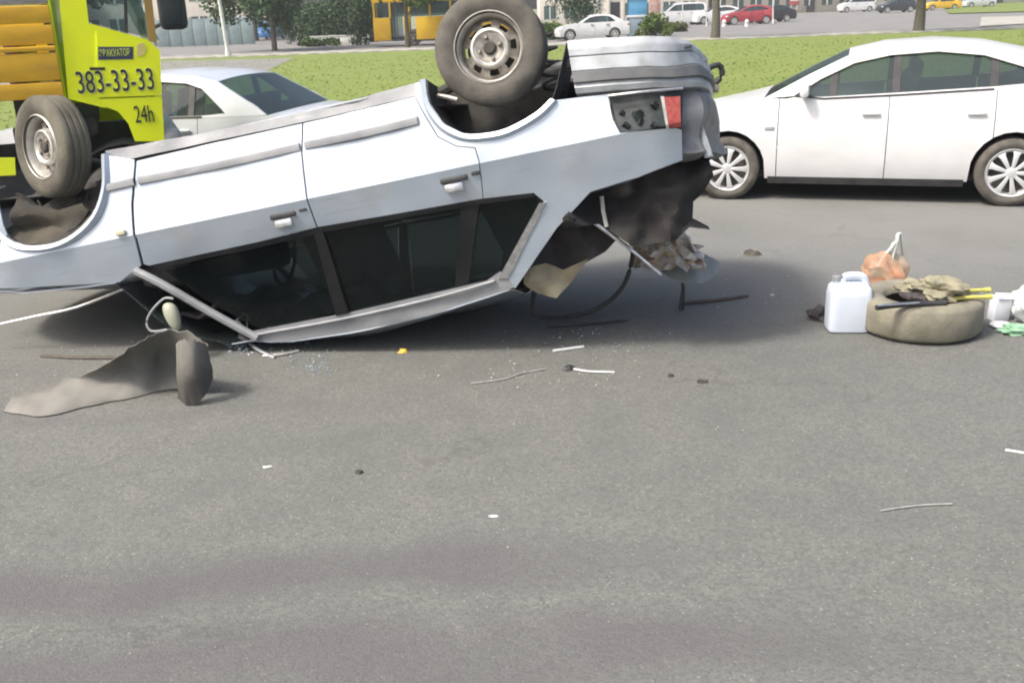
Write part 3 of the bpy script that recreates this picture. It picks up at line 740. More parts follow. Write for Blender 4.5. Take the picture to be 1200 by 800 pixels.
# roof shell and lining
def roof_rows(u0, u1, dh, inn, crown):
    rows = []
    ud = sorted([(u, h) for u, h in railD])
    for i in range(15):
        u = u0+(u1-u0)*i/14; h0 = interp(u, ud); row = []
        for j in range(13):
            q = -1+2*j/12; half = CW/2-interp(h0, VT)-inn; k = (1-q*q)
            hh = h0-crown*k+dh+.02*math.sin(u*5+q*4)*k; row.append((u, CW/2+q*half, max(hh, hmin(u, CW/2+q*half)+dh*.6)))
        rows.append(row)
    return rows
bm = bmesh.new(); grid(bm, roof_rows(-1.86, -.17, 0, 0, .05)); thicken(bm, .006); obj('roof', bm, SIL, car)
bm = bmesh.new(); grid(bm, roof_rows(-1.80, -.20, .035, .06, .05)); thicken(bm, .004); obj('roof_lining', bm, M['cloth'], car)
bm = bmesh.new(); rows = []
for i in range(9):
    f_ = i/8; rows.append([(-2.42+.55*f_+.03*mnoise.noise(Vector((i*.6, j*.5, 1))), .10+.14*f_+(1.50-.28*f_)*j/12, .92-.46*f_-.10*math.sin(PI*f_)+.05*mnoise.noise(Vector((i*.7, j*.6, 5)))) for j in range(13)])
grid(bm, rows); thicken(bm, .006); obj('shattered_windscreen', bm, mat('crazed_glass', (.03, .04, .042), (.10, .12, .12), 60, .25, spec=.7, trans=.12, lo=.55, hi=.7), car)
# hood, cowl, nose
rows = []
for u, h in ((-2.40, .94), (-2.6, .935), (-3.0, .98), (-3.30, 1.03), (-3.42, 1.07), (-3.44, 1.15)):
    row = []
    for j in range(11):
        q = -1+2*j/10; row.append((u-.10*(1-q*q)*(1 if u < -3 else .2), CW/2+q*(CW/2-vf(u, h)-.004), max(h-.03*(1-q*q)+.012*math.sin(u*9+q*5), hmin(u)+.01)))
    rows.append(row)
bm = bmesh.new(); grid(bm, rows); thicken(bm, .008); obj('hood', bm, SIL, car)
def plan_sweep(path, sect, name, m, flip=False):
    bm = bmesh.new(); rows = []; P = [Vector((a, b, 0)) for a, b, *_ in path]
    for i, p in enumerate(P):
        t = (P[min(i+1, len(P)-1)]-P[max(i-1, 0)]).normalized(); n_ = Vector((t.y, -t.x, 0)); k = path[i][2:]
        rows.append([(p.x+n_.x*o, p.y+n_.y*o, h) for o, h in sect(*k)])
    grid(bm, rows)
    if 'rear' in name or 'bumper_' in name:
        bmesh.ops.subdivide_edges(bm, edges=bm.edges[:], cuts=2, use_grid_fill=True)
        for v in bm.verts:
            k = min(1, max(0, v.co.x-.62)*3)*min(1, max(0, 1.2-v.co.y))
            v.co += k*(.06 if 'panel' in name else .026)*mnoise.noise_vector(Vector((v.co.x*4.5, v.co.y*4.5, v.co.z*4.5)))
    thicken(bm, .008); return obj(name, bm, m, car)
half = [(.40, .005, 1.678, 1.410), (.60, -.004, 1.645, 1.385), (.78, .005, 1.61, 1.365), (.90, .05, 1.59, 1.35), (.99, .15, 1.575, 1.335), (1.04, .32, 1.565, 1.33), (1.065, .6, 1.56, 1.325), (1.07, .85, 1.56, 1.325)]
full = half + [(u, CW-v, a, b) for u, v, a, b in half[::-1][1:]]
fr = lambda a, b, k: b+(a-b)*k
plan_sweep(full, lambda a, b: [(-.06, a+.01), (-.012, a), (.012, fr(a, b, .86)), (.014, fr(a, b, .70)), (.002, fr(a, b, .685)), (.016, fr(a, b, .67)), (.022, fr(a, b, .42)), (.018, fr(a, b, .40))], 'rear_bumper', M['scuffed'])
plan_sweep(full, lambda a, b: [(.010, fr(a, b, .41)), (.032, fr(a, b, .38)), (.034, fr(a, b, .20)), (.012, fr(a, b, .17))], 'bumper_strip', mat('dark_grey_plastic', (.10, .105, .11), (.15, .155, .16), 6, .6, bump=.1, bscale=30))
plan_sweep(full, lambda a, b: [(.016, fr(a, b, .175)), (.022, fr(a, b, .10)), (.010, fr(a, b, .0)), (-.05, b-.01)], 'bumper_lip', M['scuffed'])
fh = [(-2.955, .0, 1.59, 1.285), (-3.2, .03, 1.58, 1.275), (-3.38, .12, 1.57, 1.265), (-3.47, .32, 1.56, 1.26), (-3.51, .6, 1.56, 1.26), (-3.52, .85, 1.56, 1.26)]
ff = (fh + [(u, CW-v, a, b) for u, v, a, b in fh[::-1][1:]])[::-1]
plan_sweep(ff, lambda a, b: [(-.06, a+.01), (.0, a), (.02, fr(a, b, .8)), (.024, fr(a, b, .3)), (.012, fr(a, b, .1)), (-.03, b)], 'front_bumper', SIL)
plan_sweep([(u+.05, v+.03*(1 if v < .8 else -1), a, b) for u, v, a, b in ff], lambda a, b: [(0, b-.0), (-.02, 1.16), (-.03, 1.06)], 'front_grille', M['black'])
# rear panel between bumper and hatch opening
rp = [(.845, .075, 1.35, 1.00), (.96, .17, 1.34, 1.00), (1.04, .35, 1.335, 1.00), (1.075, .6, 1.33, 1.0), (1.085, .85, 1.33, 1.0)]
plan_sweep(rp + [(u, CW-v, a, b) for u, v, a, b in rp[::-1][1:]], lambda a, b: [(-.03, a+.03), (.0, a-.02), (.01, fr(a, b, .6)), (.0, fr(a, b, .3)), (.03, fr(a, b, .05)), (-.04, b)], 'rear_panel', mat('crumpled_dark_silver', (.22, .225, .23), (.07, .07, .075), 5, .5, .2, .3, 10, detail=7, lo=.4, hi=.62))
# tail lamp: broken housing and the red lens left at the corner
side('tail_light', LL([(713, 112), (800, 106), (799, 151), (727, 155), (719, 140)]), M['darklens'], off=.035, inset=0, thick=.04)
rl = side('lamp_lens', LL([(777, 113), (798, 112), (799, 150), (783, 151)]), M['lens'], off=-.004, inset=.004, thick=.04)
side('lamp_frame', LL([(774, 113), (778, 113), (784, 151), (781, 151)]), M['rimedge'], off=-.006, inset=0, thick=.04)
bm = bmesh.new()
for k in range(9):
    x, y = random.uniform(722, 772), random.uniform(118, 148); u, h = L(x, y); bx(bm, (u, vf(u, h)+.03, h), (random.uniform(.02, .05), .02, random.uniform(.015, .04)), (random.random(), random.random(), random.random()))
obj('broken_lamp_pieces', bm, M['darklens'], car)
# chrome line above the lamp
bm = bmesh.new(); P = smooth_path([(u, vf(u, h)-.012, h) for u, h in LL([(713, 113), (755, 108), (800, 104)])], 4); tube(bm, P, .007, 6); obj('chrome_strip', bm, M['chrome'], car)
# floor, tank, exhaust, axle
bm = bmesh.new(); rows = []
for i in range(29):
    u = -3.35+i*(4.35/28); well = (-2.95 < u < -2.26) or (-.36 < u < .38); v0 = .43 if well else .10
    rows.append([(u, v0+(CW-2*v0)*j/12, 1.535+.02*math.sin(u*8)*math.sin(j*1.3)+(.05 if abs(j-6) < 2 else 0)) for j in range(13)])
grid(bm, rows); thicken(bm, .01); obj('floor_pan', bm, M['under'], car)
obj('fuel_tank', box((-.45, 1.05, 1.60), (.55, .8, .14), bev=.04), M['under'], car)
bm = bmesh.new(); tube(bm, smooth_path([(-2.5, 1.0, 1.58), (-1.6, .85, 1.62), (-.7, .62, 1.63), (.1, .95, 1.64), (.5, 1.15, 1.62)], 4), .026, 8); obj('exhaust_pipe', bm, M['steel'], car)
bm = bmesh.new(); tube(bm, [(.45, 1.15, 1.62), (.48, 1.15, 1.62), (.86, 1.2, 1.62), (.89, 1.2, 1.62)], [.05, .085, .085, .05], 14); obj('silencer', bm, M['steel'], car)
bm = bmesh.new(); tube(bm, [(0, .15, 1.69), (0, CW-.15, 1.69)], .032, 10); tube(bm, [(0, .22, 1.69), (-.35, .24, 1.60)], .03, 8); tube(bm, [(0, CW-.22, 1.69), (-.35, CW-.24, 1.60)], .03, 8); obj('rear_axle', bm, M['under'], car)
for s in (.25, CW-.25):
    bm = bmesh.new(); tube(bm, smooth_path([(.05, s, 1.67), (.22, s-.02, 1.60), (.40, s-.05, 1.60)], 4), [.02]*9, 8); obj('shock_absorber', bm, M['rimedge'], car)
    bm = bmesh.new(); tube(bm, [(-2.609, s, 1.70), (-2.4, s+.25*(1 if s < .8 else -1), 1.60)], .022, 8); tube(bm, [(-2.609, s, 1.70), (-2.62, s, 1.35)], .03, 8); obj('suspension_arm', bm, M['under'], car)
for pts_, v_, r_ in (([(622, 103), (640, 97), (657, 92)], .25, .016), ([(513, 112), (524, 114), (536, 117)], .22, .013)):
    bm = bmesh.new(); P = [(Lv(x, y, v_)[0], v_, Lv(x, y, v_)[1]) for x, y in pts_]; tube(bm, P, r_, 8); obj('suspension_link', bm, M['rimedge'], car)
bm = bmesh.new(); P = [(.26+.055*math.cos(a), .26+.055*math.sin(a), 1.40+.012*a) for a in [k*PI/6 for k in range(60)]]; tube(bm, P, .009, 5); obj('coil_spring', bm, M['under'], car)
side('torn_mud_flap', [Lv(x, y, .05) for x, y in [(17, 226), (34, 240), (66, 247), (96, 238), (104, 247), (88, 268), (62, 280), (36, 281), (20, 266)]], MATS['dusty_liner'], inset=0, thick=.05, far=False, cuts=.03, fn=lambda u, h: .05+.06*mnoise.noise(Vector((u*6, 2, h*8)))+.03*math.sin(h*30))
bm = bmesh.new()
for k in range(5):
    P = [(Lv(x, y, .12+.02*k)[0], .12+.02*k, Lv(x, y, .12+.02*k)[1]) for x, y in ((30+14*k, 232+3*k), (40+12*k, 250-2*k), (50+12*k, 262+3*math.sin(k)), (64+10*k, 250-6*k))]; tube(bm, smooth_path(P, 3), .007, 5)
obj('brake_hose', bm, M['black'], car)
bm = bmesh.new(); u0, h0 = Lv(812, 90, 1.25); bx(bm, (-2.9, CW/2, 1.5), (.5, .7, .2), None, .05); obj('engine_guard', bm, M['under'], car)
bm = bmesh.new(); P = []
for x, y, v in ((800, 92, 1.1), (822, 84, 1.2), (842, 76, 1.25), (846, 88, 1.27), (838, 98, 1.27)): P.append((*[Lv(x, y, v)[0]], v, Lv(x, y, v)[1]))
tube(bm, smooth_path(P, 3), .018, 8); obj('tow_hook', bm, M['black'], car)
bm = bmesh.new(); u0, h0 = Lv(832, 104, 1.27); bx(bm, (u0, 1.27, h0), (.11, .05, .045), (0, .2, 0), .01); obj('hook_bracket', bm, M['steel'], car)
# wheels
steel_wheel(car, (0, .0875, HUB), (0, .35, 0)); steel_wheel(car, (0, CW-.0875, HUB-.13), (0, .8, 0), face=1)
fw0 = old(-2.622, .11, 1.708); steel_wheel(car, fw0, (0, .0, R(-27)), tyrem='dusty'); steel_wheel(car, (fw0.x, CW-.13, fw0.z-.16), (0, .3, R(-27)), face=1, tyrem='dusty')
# cabin
for v in (.48, 1.22):
    bm = bmesh.new(); bx(bm, (-1.52, v, 1.24), (.52, .48, .15), (0, .08, 0), .05); bx(bm, (-1.24, v, .93), (.14, .46, .58), (0, -.25, 0), .05); bx(bm, (-1.30, v, .60), (.09, .26, .17), (0, -.2, 0), .04); obj('seat', bm, M['cloth'], car)
bm = bmesh.new(); bx(bm, (-.50, CW/2, 1.22), (.5, 1.25, .16), None, .05); bx(bm, (-.18, CW/2, .93), (.14, 1.25, .55), (0, -.3, 0), .05); obj('rear_seat', bm, M['cloth'], car)
obj('dashboard', box((-2.12, CW/2, .98), (.36, 1.45, .24), bev=.06), M['black'], car)
bm = bmesh.new(); P = [(-1.86+.05*math.sin(a), 1.22+.18*math.cos(a), .92+.18*math.sin(a)) for a in [2*PI*k/20 for k in range(21)]]; tube(bm, P, .014, 6, False); tube(bm, [(-1.86, 1.04, .92), (-1.86, 1.40, .92)], .012, 6); tube(bm, [(-1.86, 1.22, .92), (-2.05, 1.22, .98)], .025, 6); obj('steering_wheel', bm, M['black'], car)
# wrecked load area hanging out at the back
bulk = [(652, 268), (692, 226), (750, 208), (798, 190), (803, 164), (830, 182), (836, 206), (824, 226), (812, 236), (811, 258), (832, 269), (808, 266), (792, 281), (760, 286), (738, 284), (716, 270), (704, 262)]
side('torn_load_trim', [Lv(x, y, .28) for x, y in bulk], mat('wreck_dark', (.013, .014, .016), (.024, .022, .021), 5, .9, bump=.3, bscale=14), inset=0, thick=.75, far=False, cuts=.025, fn=lambda u, h: .24+.25*mnoise.fractal(Vector((u*3.2, 3, h*3.2)), 1.2, 2.0, 3)+.25*max(0, u-.8))
side('rear_shelf', [Lv(x, y, .5) for x, y in [(630, 300), (655, 262), (720, 262), (716, 282), (700, 300), (668, 318), (640, 316)]], M['cloth'], inset=0, thick=.6, far=False, cuts=.07, fn=lambda u, h: .45+.04*math.sin(u*20+h*9))
side('torn_lining', [Lv(x, y, .42) for x, y in [(616, 314), (640, 308), (660, 316), (690, 303), (668, 332), (653, 349), (628, 343), (614, 332)]], M['lining'], inset=0, thick=.02, far=False, cuts=.04, fn=lambda u, h: .40+.03*math.sin(u*30)*math.sin(h*26))
side('torn_flap', [Lv(x, y, .22) for x, y in [(811, 148), (824, 150), (830, 166), (836, 184), (826, 186), (818, 168)]], M['scuffed'], inset=0, thick=.02, far=False, cuts=.03, fn=lambda u, h: .21+.04*math.sin(u*30))
bm = bmesh.new(); P = [(*[Lv(x, y, .22)[0]], .22, Lv(x, y, .22)[1]) for x, y in ((680, 250), (712, 272), (744, 296), (775, 322))]; tube(bm, P, [.010, .012, .009, .006], 8); obj('gas_strut', bm, M['chrome'], car)
bm = bmesh.new(); P = [(*[Lv(x, y, .20)[0]], .20, Lv(x, y, .20)[1]) for x, y in ((705, 230), (707, 248), (711, 266))]; tube(bm, P, .012, 6); obj('hinge_bracket', bm, M['rimedge'], car)
bm = bmesh.new(); P = [EUi @ (onY(x, y, 5.72)-OC) for x, y in ((627, 338), (624, 358), (628, 370), (655, 372), (690, 366), (715, 352), (732, 332), (740, 308), (742, 292))]
tube(bm, smooth_path(P, 5), .014, 8); obj('door_seal', bm, M['black'], car)
# drooping trim at the nose, dangling mirror
bm = bmesh.new(); P = [(*[Lv(x, y, .12)[0]], .12, Lv(x, y, .12)[1]) for x, y in ((-14, 383), (40, 371), (90, 360), (146, 338))]; tube(bm, smooth_path(P, 4), .008, 6); obj('windscreen_trim', bm, M['chrome'], car)
u, h = Lv(201, 367, .02); bm = bmesh.new(); bmesh.ops.create_uvsphere(bm, u_segments=16, v_segments=10, radius=1)
for v in bm.verts: v.co = Vector((u+v.co.x*.045-(v.co.z)*.012, .02+v.co.y*.035, h+v.co.z*.085*(1-.25*v.co.z)))
obj('wing_mirror', bm, mat('pale_mirror_shell', (.36, .37, .28), (.28, .29, .22), 20, .5), car)
bm = bmesh.new(); P = [(*[Lv(x, y, .02)[0]], .02, Lv(x, y, .02)[1]) for x, y in ((203, 350), (192, 350), (178, 364), (172, 378), (178, 388), (196, 386))]; tube(bm, smooth_path(P, 4), .007, 6); obj('mirror_cable', bm, M['grey'], car)
# torn metal at the foot of the A-pillar
bm = bmesh.new()
for k in range(14):
    x, y = random.uniform(272, 316), random.uniform(368, 412); y = min(y, 372+(x-270)*.9+6)
    p = EUi @ (onY(x, y, 5.5+random.uniform(-.05, .08))-OC); a = [p+Vector((random.uniform(-.05, .05), random.uniform(-.03, .03), random.uniform(-.05, .04))) for _ in range(3)]
    bm.faces.new([bm.verts.new(q) for q in a])
thicken(bm, .004)
obj('torn_metal', bm, M['chrome'], car, smooth=False)

# nothing of the wreck may sink below the road
_cm = Matrix.Translation(OC) @ Matrix(((EU.x, EV.x, EH.x), (EU.y, EV.y, EH.y), (EU.z, EV.z, EH.z))).to_4x4()
for o in list(car.children):
    if o.type != 'MESH': continue
    for k, v in enumerate(o.data.vertices):
        z = (_cm @ v.co).z
        if z < .005: v.co.z += (.005 + (k % 7)*.0006 - z)/EH.z

# ------------------------------------------------------------------ white hatchback on the right, pale sedan behind
A, Bk = at(852, 232), at(1172, 240)
dirv = (Bk-A).normalized(); rz = math.atan2(dirv.y, dirv.x)
side_off = Vector((-dirv.y, dirv.x, 0))*(.80)       # wheel contact lies on the near side
hb = thing('white_hatchback', 'white hatchback with alloy wheels standing behind the overturned car, at the right edge', 'car', A+side_off, rz)
make_car(hb, hatch_spec(), 'white'); hb.scale = (.957, 1, .965)
sd_ = thing('pale_sedan', 'pale silver-white sedan seen from behind its rear window, beside the lime truck cab', 'car', (-5.08, 11.40, 0), R(-13))
make_car(sd_, sedan_spec(), 'dwhite'); sd_.scale = (.95, 1, .97)

# ------------------------------------------------------------------ yellow tow truck
TY = 7.65; TYAW = R(21)
tr = thing('tow_truck', 'lime cab tow truck with orange box body and phone number on its door', 'tow truck', (onY(130, 200, TY).x, TY, 0), TYAW)
T0 = tr.location.copy(); TX, TN = Vector((math.cos(TYAW), math.sin(TYAW), 0)), Vector((-math.sin(TYAW), math.cos(TYAW), 0))
def T(x, y, v=0.0):
    d = ray(x, y); t = ((T0-EYE).dot(TN)+v)/d.dot(TN); p = EYE+d*t-T0; return (p.dot(TX), p.z)
TW = 1.95
def tpanel(name, poly, m, y=0.0, thick=.03, inset=.0, cuts=.25, parent=None):
    bm = sheet2d([T(*p) for p in poly], lambda a, b: y, cuts, inset, thick); return obj(name, bm, m, parent or tr)
LM = M['lime']
# near side of the cab: rear column, door skin, lower wing round the wheel arch
tpanel('cab_column', [(64, -60), (99, -60), (101, 0), (104, 28), (117, 36), (117, 117), (124, 127), (80, 116)], LM, .004, .04)
dr = tpanel('cab_door', [(103, 27), (140, 37), (172, 46), (180, 52), (188, 60), (190, 112), (113, 115), (113, 36)], LM, -.006, .035, .003)
tpanel('cab_wing', [(113, 116), (190, 113), (193, 166), (158, 166), (150, 145), (138, 131), (122, 125)], LM, -.002, .035, .002)
tpanel('door_window', [(99, -55), (160, -55), (172, 44), (140, 36), (104, 26), (99, 0)], M['cglass'], .02, .006)
tpanel('window_bar', [(144, -55), (148, -55), (150, 39), (146, 38)], M['black'], .012, .02)
tpanel('a_pillar', [(163, -55), (172, -55), (184, 52), (174, 47)], mat('brownish_pillar', (.38, .25, .07), (.30, .2, .06), 4, .5), -.004, .08)
# rest of the cab
x0 = T(66, 100)[0]; x1 = T(190, 100)[0]; zb_ = T(150, 166)[1]; zs = T(150, 50)[1]; zr = 2.45
bm = bmesh.new(); bx(bm, ((x0+x1)/2, TW+.0, (zb_+zs)/2), (x1-x0, .05, zs-zb_), None, .01); obj('cab_far_side', bm, LM, tr)
rows = []
for zz, dx in ((zb_-.15, 0), (zb_+.2, .03), (zs-.1, .03), (zs, .0)):
    rows.append([(x1-.04+dx*(1-q*q)*.6+.03*(1-q*q), TW/2+q*TW/2*.995, zz) for q in [-1+2*k/8 for k in range(9)]])
bm = bmesh.new(); grid(bm, rows); thicken(bm, .03); obj('cab_front', bm, LM, tr)
rows = []
for s in range(6):
    k = s/5; zz = zs+(zr-zs)*k; rows.append([(x1-.03-.28*k+.10*(1-q*q), TW/2+q*(TW/2*.97-.03*k), zz) for q in [-1+2*j/8 for j in range(9)]])
bm = bmesh.new(); grid(bm, rows); thicken(bm, .008); obj('windscreen', bm, M['cglass'], tr)
bm = bmesh.new(); bx(bm, ((x0+x1)/2-.16, TW/2, zr+.03), (x1-x0-.25, TW*.96, .08), None, .03); obj('cab_roof', bm, LM, tr)
bm = bmesh.new(); bx(bm, (x0+.03, TW/2, (zb_+zr)/2), (.05, TW*.96, zr-zb_), None, .01); obj('cab_back', bm, LM, tr)
bm = bmesh.new(); bx(bm, (x1-.02, TW/2, zb_-.05), (.22, TW*1.0, .26), None, .05); obj('front_bumper', bm, M['grey'], tr)
bm = bmesh.new(); bx(bm, (x1-.75, TW/2, 1.1), (.5, 1.6, .16), None, .05); bx(bm, (x1-1.0, TW/2, 1.5), (.14, 1.6, .7), None, .05); obj('bench_seat', bm, M['cloth'], tr)
# big black mirror on arms, ahead of the pillar
bm = bmesh.new(); p = T(203, 22, -.12); q = (p[0], -.12, p[1]); bx(bm, (q[0]+.0, q[1]-.02, q[2]+.12), (.20, .10, .40), None, .04)
obj('mirror', bm, M['black'], tr)
bm = bmesh.new(); bx(bm, (q[0]+.0, q[1]-.075, q[2]+.12), (.15, .012, .33), None, .004); obj('mirror_glass', bm, M['cglass'], tr)
for z0_, z1_ in ((.30, .26), (-.06, -.02)):
    bm = bmesh.new(); tube(bm, [(q[0]-.14, .03, q[2]+z0_), (q[0]-.05, q[1]+.03, q[2]+z1_)], .014, 6); obj('mirror_arm', bm, M['black'], tr)
# box body: boards, frame
bx1 = T(66, 60)[0]; bx0 = bx1-3.6
ys = [6, 29, 54, 62, 97, 118]; zsb = [T(30, y)[1] for y in ys]
for k in range(len(zsb)-1):
    hgt = zsb[k]-zsb[k+1]; o = obj('side_board', box(((bx0+bx1)/2, .0-(.012 if k == 2 else 0), (zsb[k]+zsb[k+1])/2), (bx1-bx0, .04, hgt-.012), bev=.008), M['orange'], tr)
bm = bmesh.new()
for k in range(3): bx(bm, (bx1-.03-.0*k, TW*k/2*.94+.06, (zsb[0]+zsb[-1])/2), (.05, .05, zsb[0]-zsb[-1]), None, .006)
bx(bm, ((bx0+bx1)/2, .03, zsb[0]+.03), (bx1-bx0, .06, .05), None, .008); bx(bm, ((bx0+bx1)/2, TW*.95, zsb[0]+.03), (bx1-bx0, .06, .05), None, .008); obj('box_frame', bm, M['grey'], tr)
obj('far_side_board', box(((bx0+bx1)/2, TW*.95, (zsb[0]+zsb[-1])/2), (bx1-bx0, .04, zsb[0]-zsb[-1])), M['orange'], tr)
obj('front_board', box((bx1-.02, TW/2, (zsb[0]+zsb[-1])/2), (.03, TW*.84, zsb[0]-zsb[-1])), M['orange'], tr)
obj('bed_floor', box(((bx0+bx1)/2, TW/2, zsb[-1]+.03), (bx1-bx0-.06, TW*.86, .06)), M['grey'], tr)
bm = bmesh.new(); bx(bm, ((bx0+x1)/2-.1, .45, .68), (x1-bx0-.3, .09, .2)); bx(bm, ((bx0+x1)/2-.1, TW-.45, .68), (x1-bx0-.3, .09, .2)); bx(bm, ((bx0+bx1)/2, TW/2, .75), (.12, TW*.8, .12)); obj('chassis', bm, M['under'], tr)
bm = bmesh.new(); bx(bm, (T(-30, 140)[0], .35, .62), (.7, .35, .42), None, .06); obj('fuel_tank', bm, M['black'], tr)
tpanel('side_guard', [(-40, 186), (17, 186), (18, 206), (-40, 209)], LM, .03, .04)
bm = bmesh.new(); a0 = T(128, 168); cxw = T(126, 0)[0]-.05
rows = [[(cxw+.47*math.cos(PI*k/14), yy, .50+.47*math.sin(PI*k/14)) for yy in (.03, .5)] for k in range(15)]
grid(bm, rows); thicken(bm, .01); obj('wheel_arch', bm, M['black'], tr)
obj('inner_wing', box((cxw-.25, .62, .72), (1.1, .08, .75), bev=.02), M['black'], tr); obj('side_skirt', box(((bx0+bx1)/2, .6, .66), (bx1-bx0, .06, .62), bev=.02), M['under'], tr)
for xx in (cxw, bx0+1.0, bx0+1.9):
    for s in (-1, 1): alloy_wheel(tr, (xx, .14 if s < 0 else TW-.14, .42), .42, .24, .25, s, 6, True, 'steel')
for s in (0,):
    bm = bmesh.new(); rows = [[(bx0+1.45+1.1*math.cos(PI*k/14), yy, .42+.56*math.sin(PI*k/14)**.6) for yy in (.05, .42)] for k in range(15)]; grid(bm, rows); thicken(bm, .01); obj('mudguard', bm, M['black'], tr)
# writing on the door
tb = mat('sign_black', (.03, .03, .03), None, 1, .5); twt = mat('sign_white', (.62, .66, .45), None, 1, .5); tbl = mat('sign_blue', (.05, .06, .12), None, 1, .5)
def ttext(s, px, py, hpx, wpx, m, name, y, off=0.0):
    p0 = T(px, py); sz = (T(px, py-hpx)[1]-p0[1])/.70
    o = text_mesh(s, sz, m, tr, (0, 0, 0), (PI/2, 0, 0), name, off)
    xs = [v.co.x for v in o.data.vertices]; ys_ = [v.co.y for v in o.data.vertices]; wd = T(px+wpx, py)[0]-p0[0]
    fx = wd/(max(xs)-min(xs)); fy = (T(px, py-hpx)[1]-p0[1])/(max(ys_)-min(ys_))
    for v in o.data.vertices: v.co = Vector(((v.co.x-min(xs))*fx, (v.co.y-min(ys_))*fy, v.co.z))
    o.location = (p0[0], y, p0[1]); o.rotation_euler = (PI/2, R(0), 0); return o
ttext('383-33-33', 92.6, 110.6, 27, 90, twt, 'number_outline', -.008, .004)
ttext('383-33-33', 92, 110, 26, 90, tb, 'phone_number', -.0115, .0)
ttext('24h', 159, 144, 20, 22, tb, 'hours_lettering', -.008, .0)
tpanel('banner', [(115, 55), (156, 55), (156, 69.5), (115, 70.5)], tbl, -.009, .004)
ttext('ЭВАКУАТОР', 117, 67, 9, 36, mat('sign_lime', (.55, .65, .12), None, 1, .5), 'banner_lettering', -.0125, .001)
tpanel('number_tab', [(105, 79), (123, 79), (123, 82.5), (105, 82.5)], tb, -.009, .004)
tpanel('emblem', [(160, 52), (168, 50), (172, 58), (168, 66), (160, 66)], mat('faded_emblem', (.62, .50, .20), (.6, .62, .12), 30, .5), -.009, .004)

# ------------------------------------------------------------------ things standing on the road at the right
jc = thing('jerrycan', 'white plastic jerrycan standing left of the lying tyre', 'jerrycan', at(992, 386), R(-6))
bm = bmesh.new(); V = []
for z, sx, sy in ((0, .105, .075), (.012, .118, .088), (.03, .12, .09), (.12, .121, .091), (.22, .12, .09), (.262, .112, .084), (.285, .09, .066), (.292, .05, .04)):
    ring = []
    for k in range(32):
        a = 2*PI*k/32; c, s = math.cos(a), math.sin(a); e = .35
        ring.append(bm.verts.new((sx*math.copysign(abs(c)**e, c), sy*math.copysign(abs(s)**e, s), z)))
    V.append(ring)
for A_, B_ in zip(V, V[1:]):
    for k in range(32): bm.faces.new((A_[k], A_[(k+1) % 32], B_[(k+1) % 32], B_[k]))
bm.faces.new(V[0][::-1]); bm.faces.new(V[-1])
plast = mat('white_can_plastic', (.60, .66, .74), (.54, .60, .68), 6, .45, bump=.05, bscale=12)
obj('body', bm, plast, jc)
bm = bmesh.new(); tube(bm, smooth_path([(-.045, 0, .27), (-.035, 0, .318), (.02, 0, .328), (.07, 0, .318), (.092, 0, .27)], 5), [.022]*21, 10); obj('handle', bm, plast, jc)
bm = bmesh.new(); tube(bm, [(-.078, 0, .27), (-.078, 0, .305)], .022, 14); obj('neck', bm, plast, jc)
bm = bmesh.new(); tube(bm, [(-.078, 0, .300), (-.078, 0, .325)], .026, 14); obj('cap', bm, M['grey'], jc)
def lump(bm, c, s, seed, amp=.18, seg=20):
    r = random.Random(seed); ph = [r.uniform(0, 6) for _ in range(6)]; st = len(bm.verts); v0 = set(bm.verts)
    q = bmesh.ops.create_icosphere(bm, subdivisions=4, radius=1)['verts']
    for v in q:
        n_ = v.co.normalized(); k = 1+amp*(math.sin(n_.x*4+ph[0])*math.sin(n_.z*5+ph[1])+.6*math.sin(n_.y*9+ph[2]+n_.x*6)+.45*math.sin(n_.z*15+ph[3]+n_.x*11)*math.sin(n_.y*13+ph[4]))
        v.co = Vector((c[0]+n_.x*s[0]*k, c[1]+n_.y*s[1]*k, max(0.002, c[2]+n_.z*s[2]*k)))
rag = thing('black_rag', 'black crumpled rag on the road left of the white jerrycan', 'rag', at(960, 374))
bm = bmesh.new(); lump(bm, (0, 0, .025), (.06, .06, .045), 3, .3); obj('cloth', bm, M['cloth'], rag)
bg_ = thing('plastic_bag', 'thin plastic bag of orange vegetables behind the jerrycan', 'bag', at(1034, 352) + Vector((0, .0, 0)))
bm = bmesh.new(); lump(bm, (0, 0, .15), (.145, .11, .16), 5, .14)
obj('bag_film', bm, mat('bag_film', (.72, .36, .20), (.62, .50, .36), 9, .25, trans=.45, spec=.7), bg_)
r5 = random.Random(4); bm = bmesh.new()
for k in range(9): lump(bm, (r5.uniform(-.07, .07), r5.uniform(-.05, .05), .05+.19*r5.random()), (.045, .045, .045), 20+k, .05)
obj('vegetables', bm, mat('orange_vegetable', (.60, .17, .05), (.45, .08, .04), 14, .5), bg_)
for a, tp, hh, sw in (((-.10, -.03), .05, .37, .014), ((.02, .10), .07, .42, .022)):
    bm = bmesh.new(); P = smooth_path([(a[0], -.03, .18), (a[0]+(tp-a[0])*.5-.02, -.03, .27), (tp-.012, .0, hh), (tp+.015, .01, hh-.005), (a[1]+.01, .02, .27), (a[1], .03, .18)], 6)
    rows = [[p+Vector((-.004*math.sin(i), -sw, .003*math.sin(i*1.7))), p+Vector((.012*math.sin(i*.9), .0, .004)), p+Vector((0, sw, 0))] for i, p in enumerate(P)]; grid(bm, rows); thicken(bm, .002)
    obj('bag_handle', bm, mat('white_film', (.72, .74, .70), None, 1, .3, trans=.3), bg_)
ty = thing('lying_tyre', 'dusty tyre lying flat on the road with odds and ends on it', 'tyre', at(1090, 407)+Vector((0.065, .345, 0)))
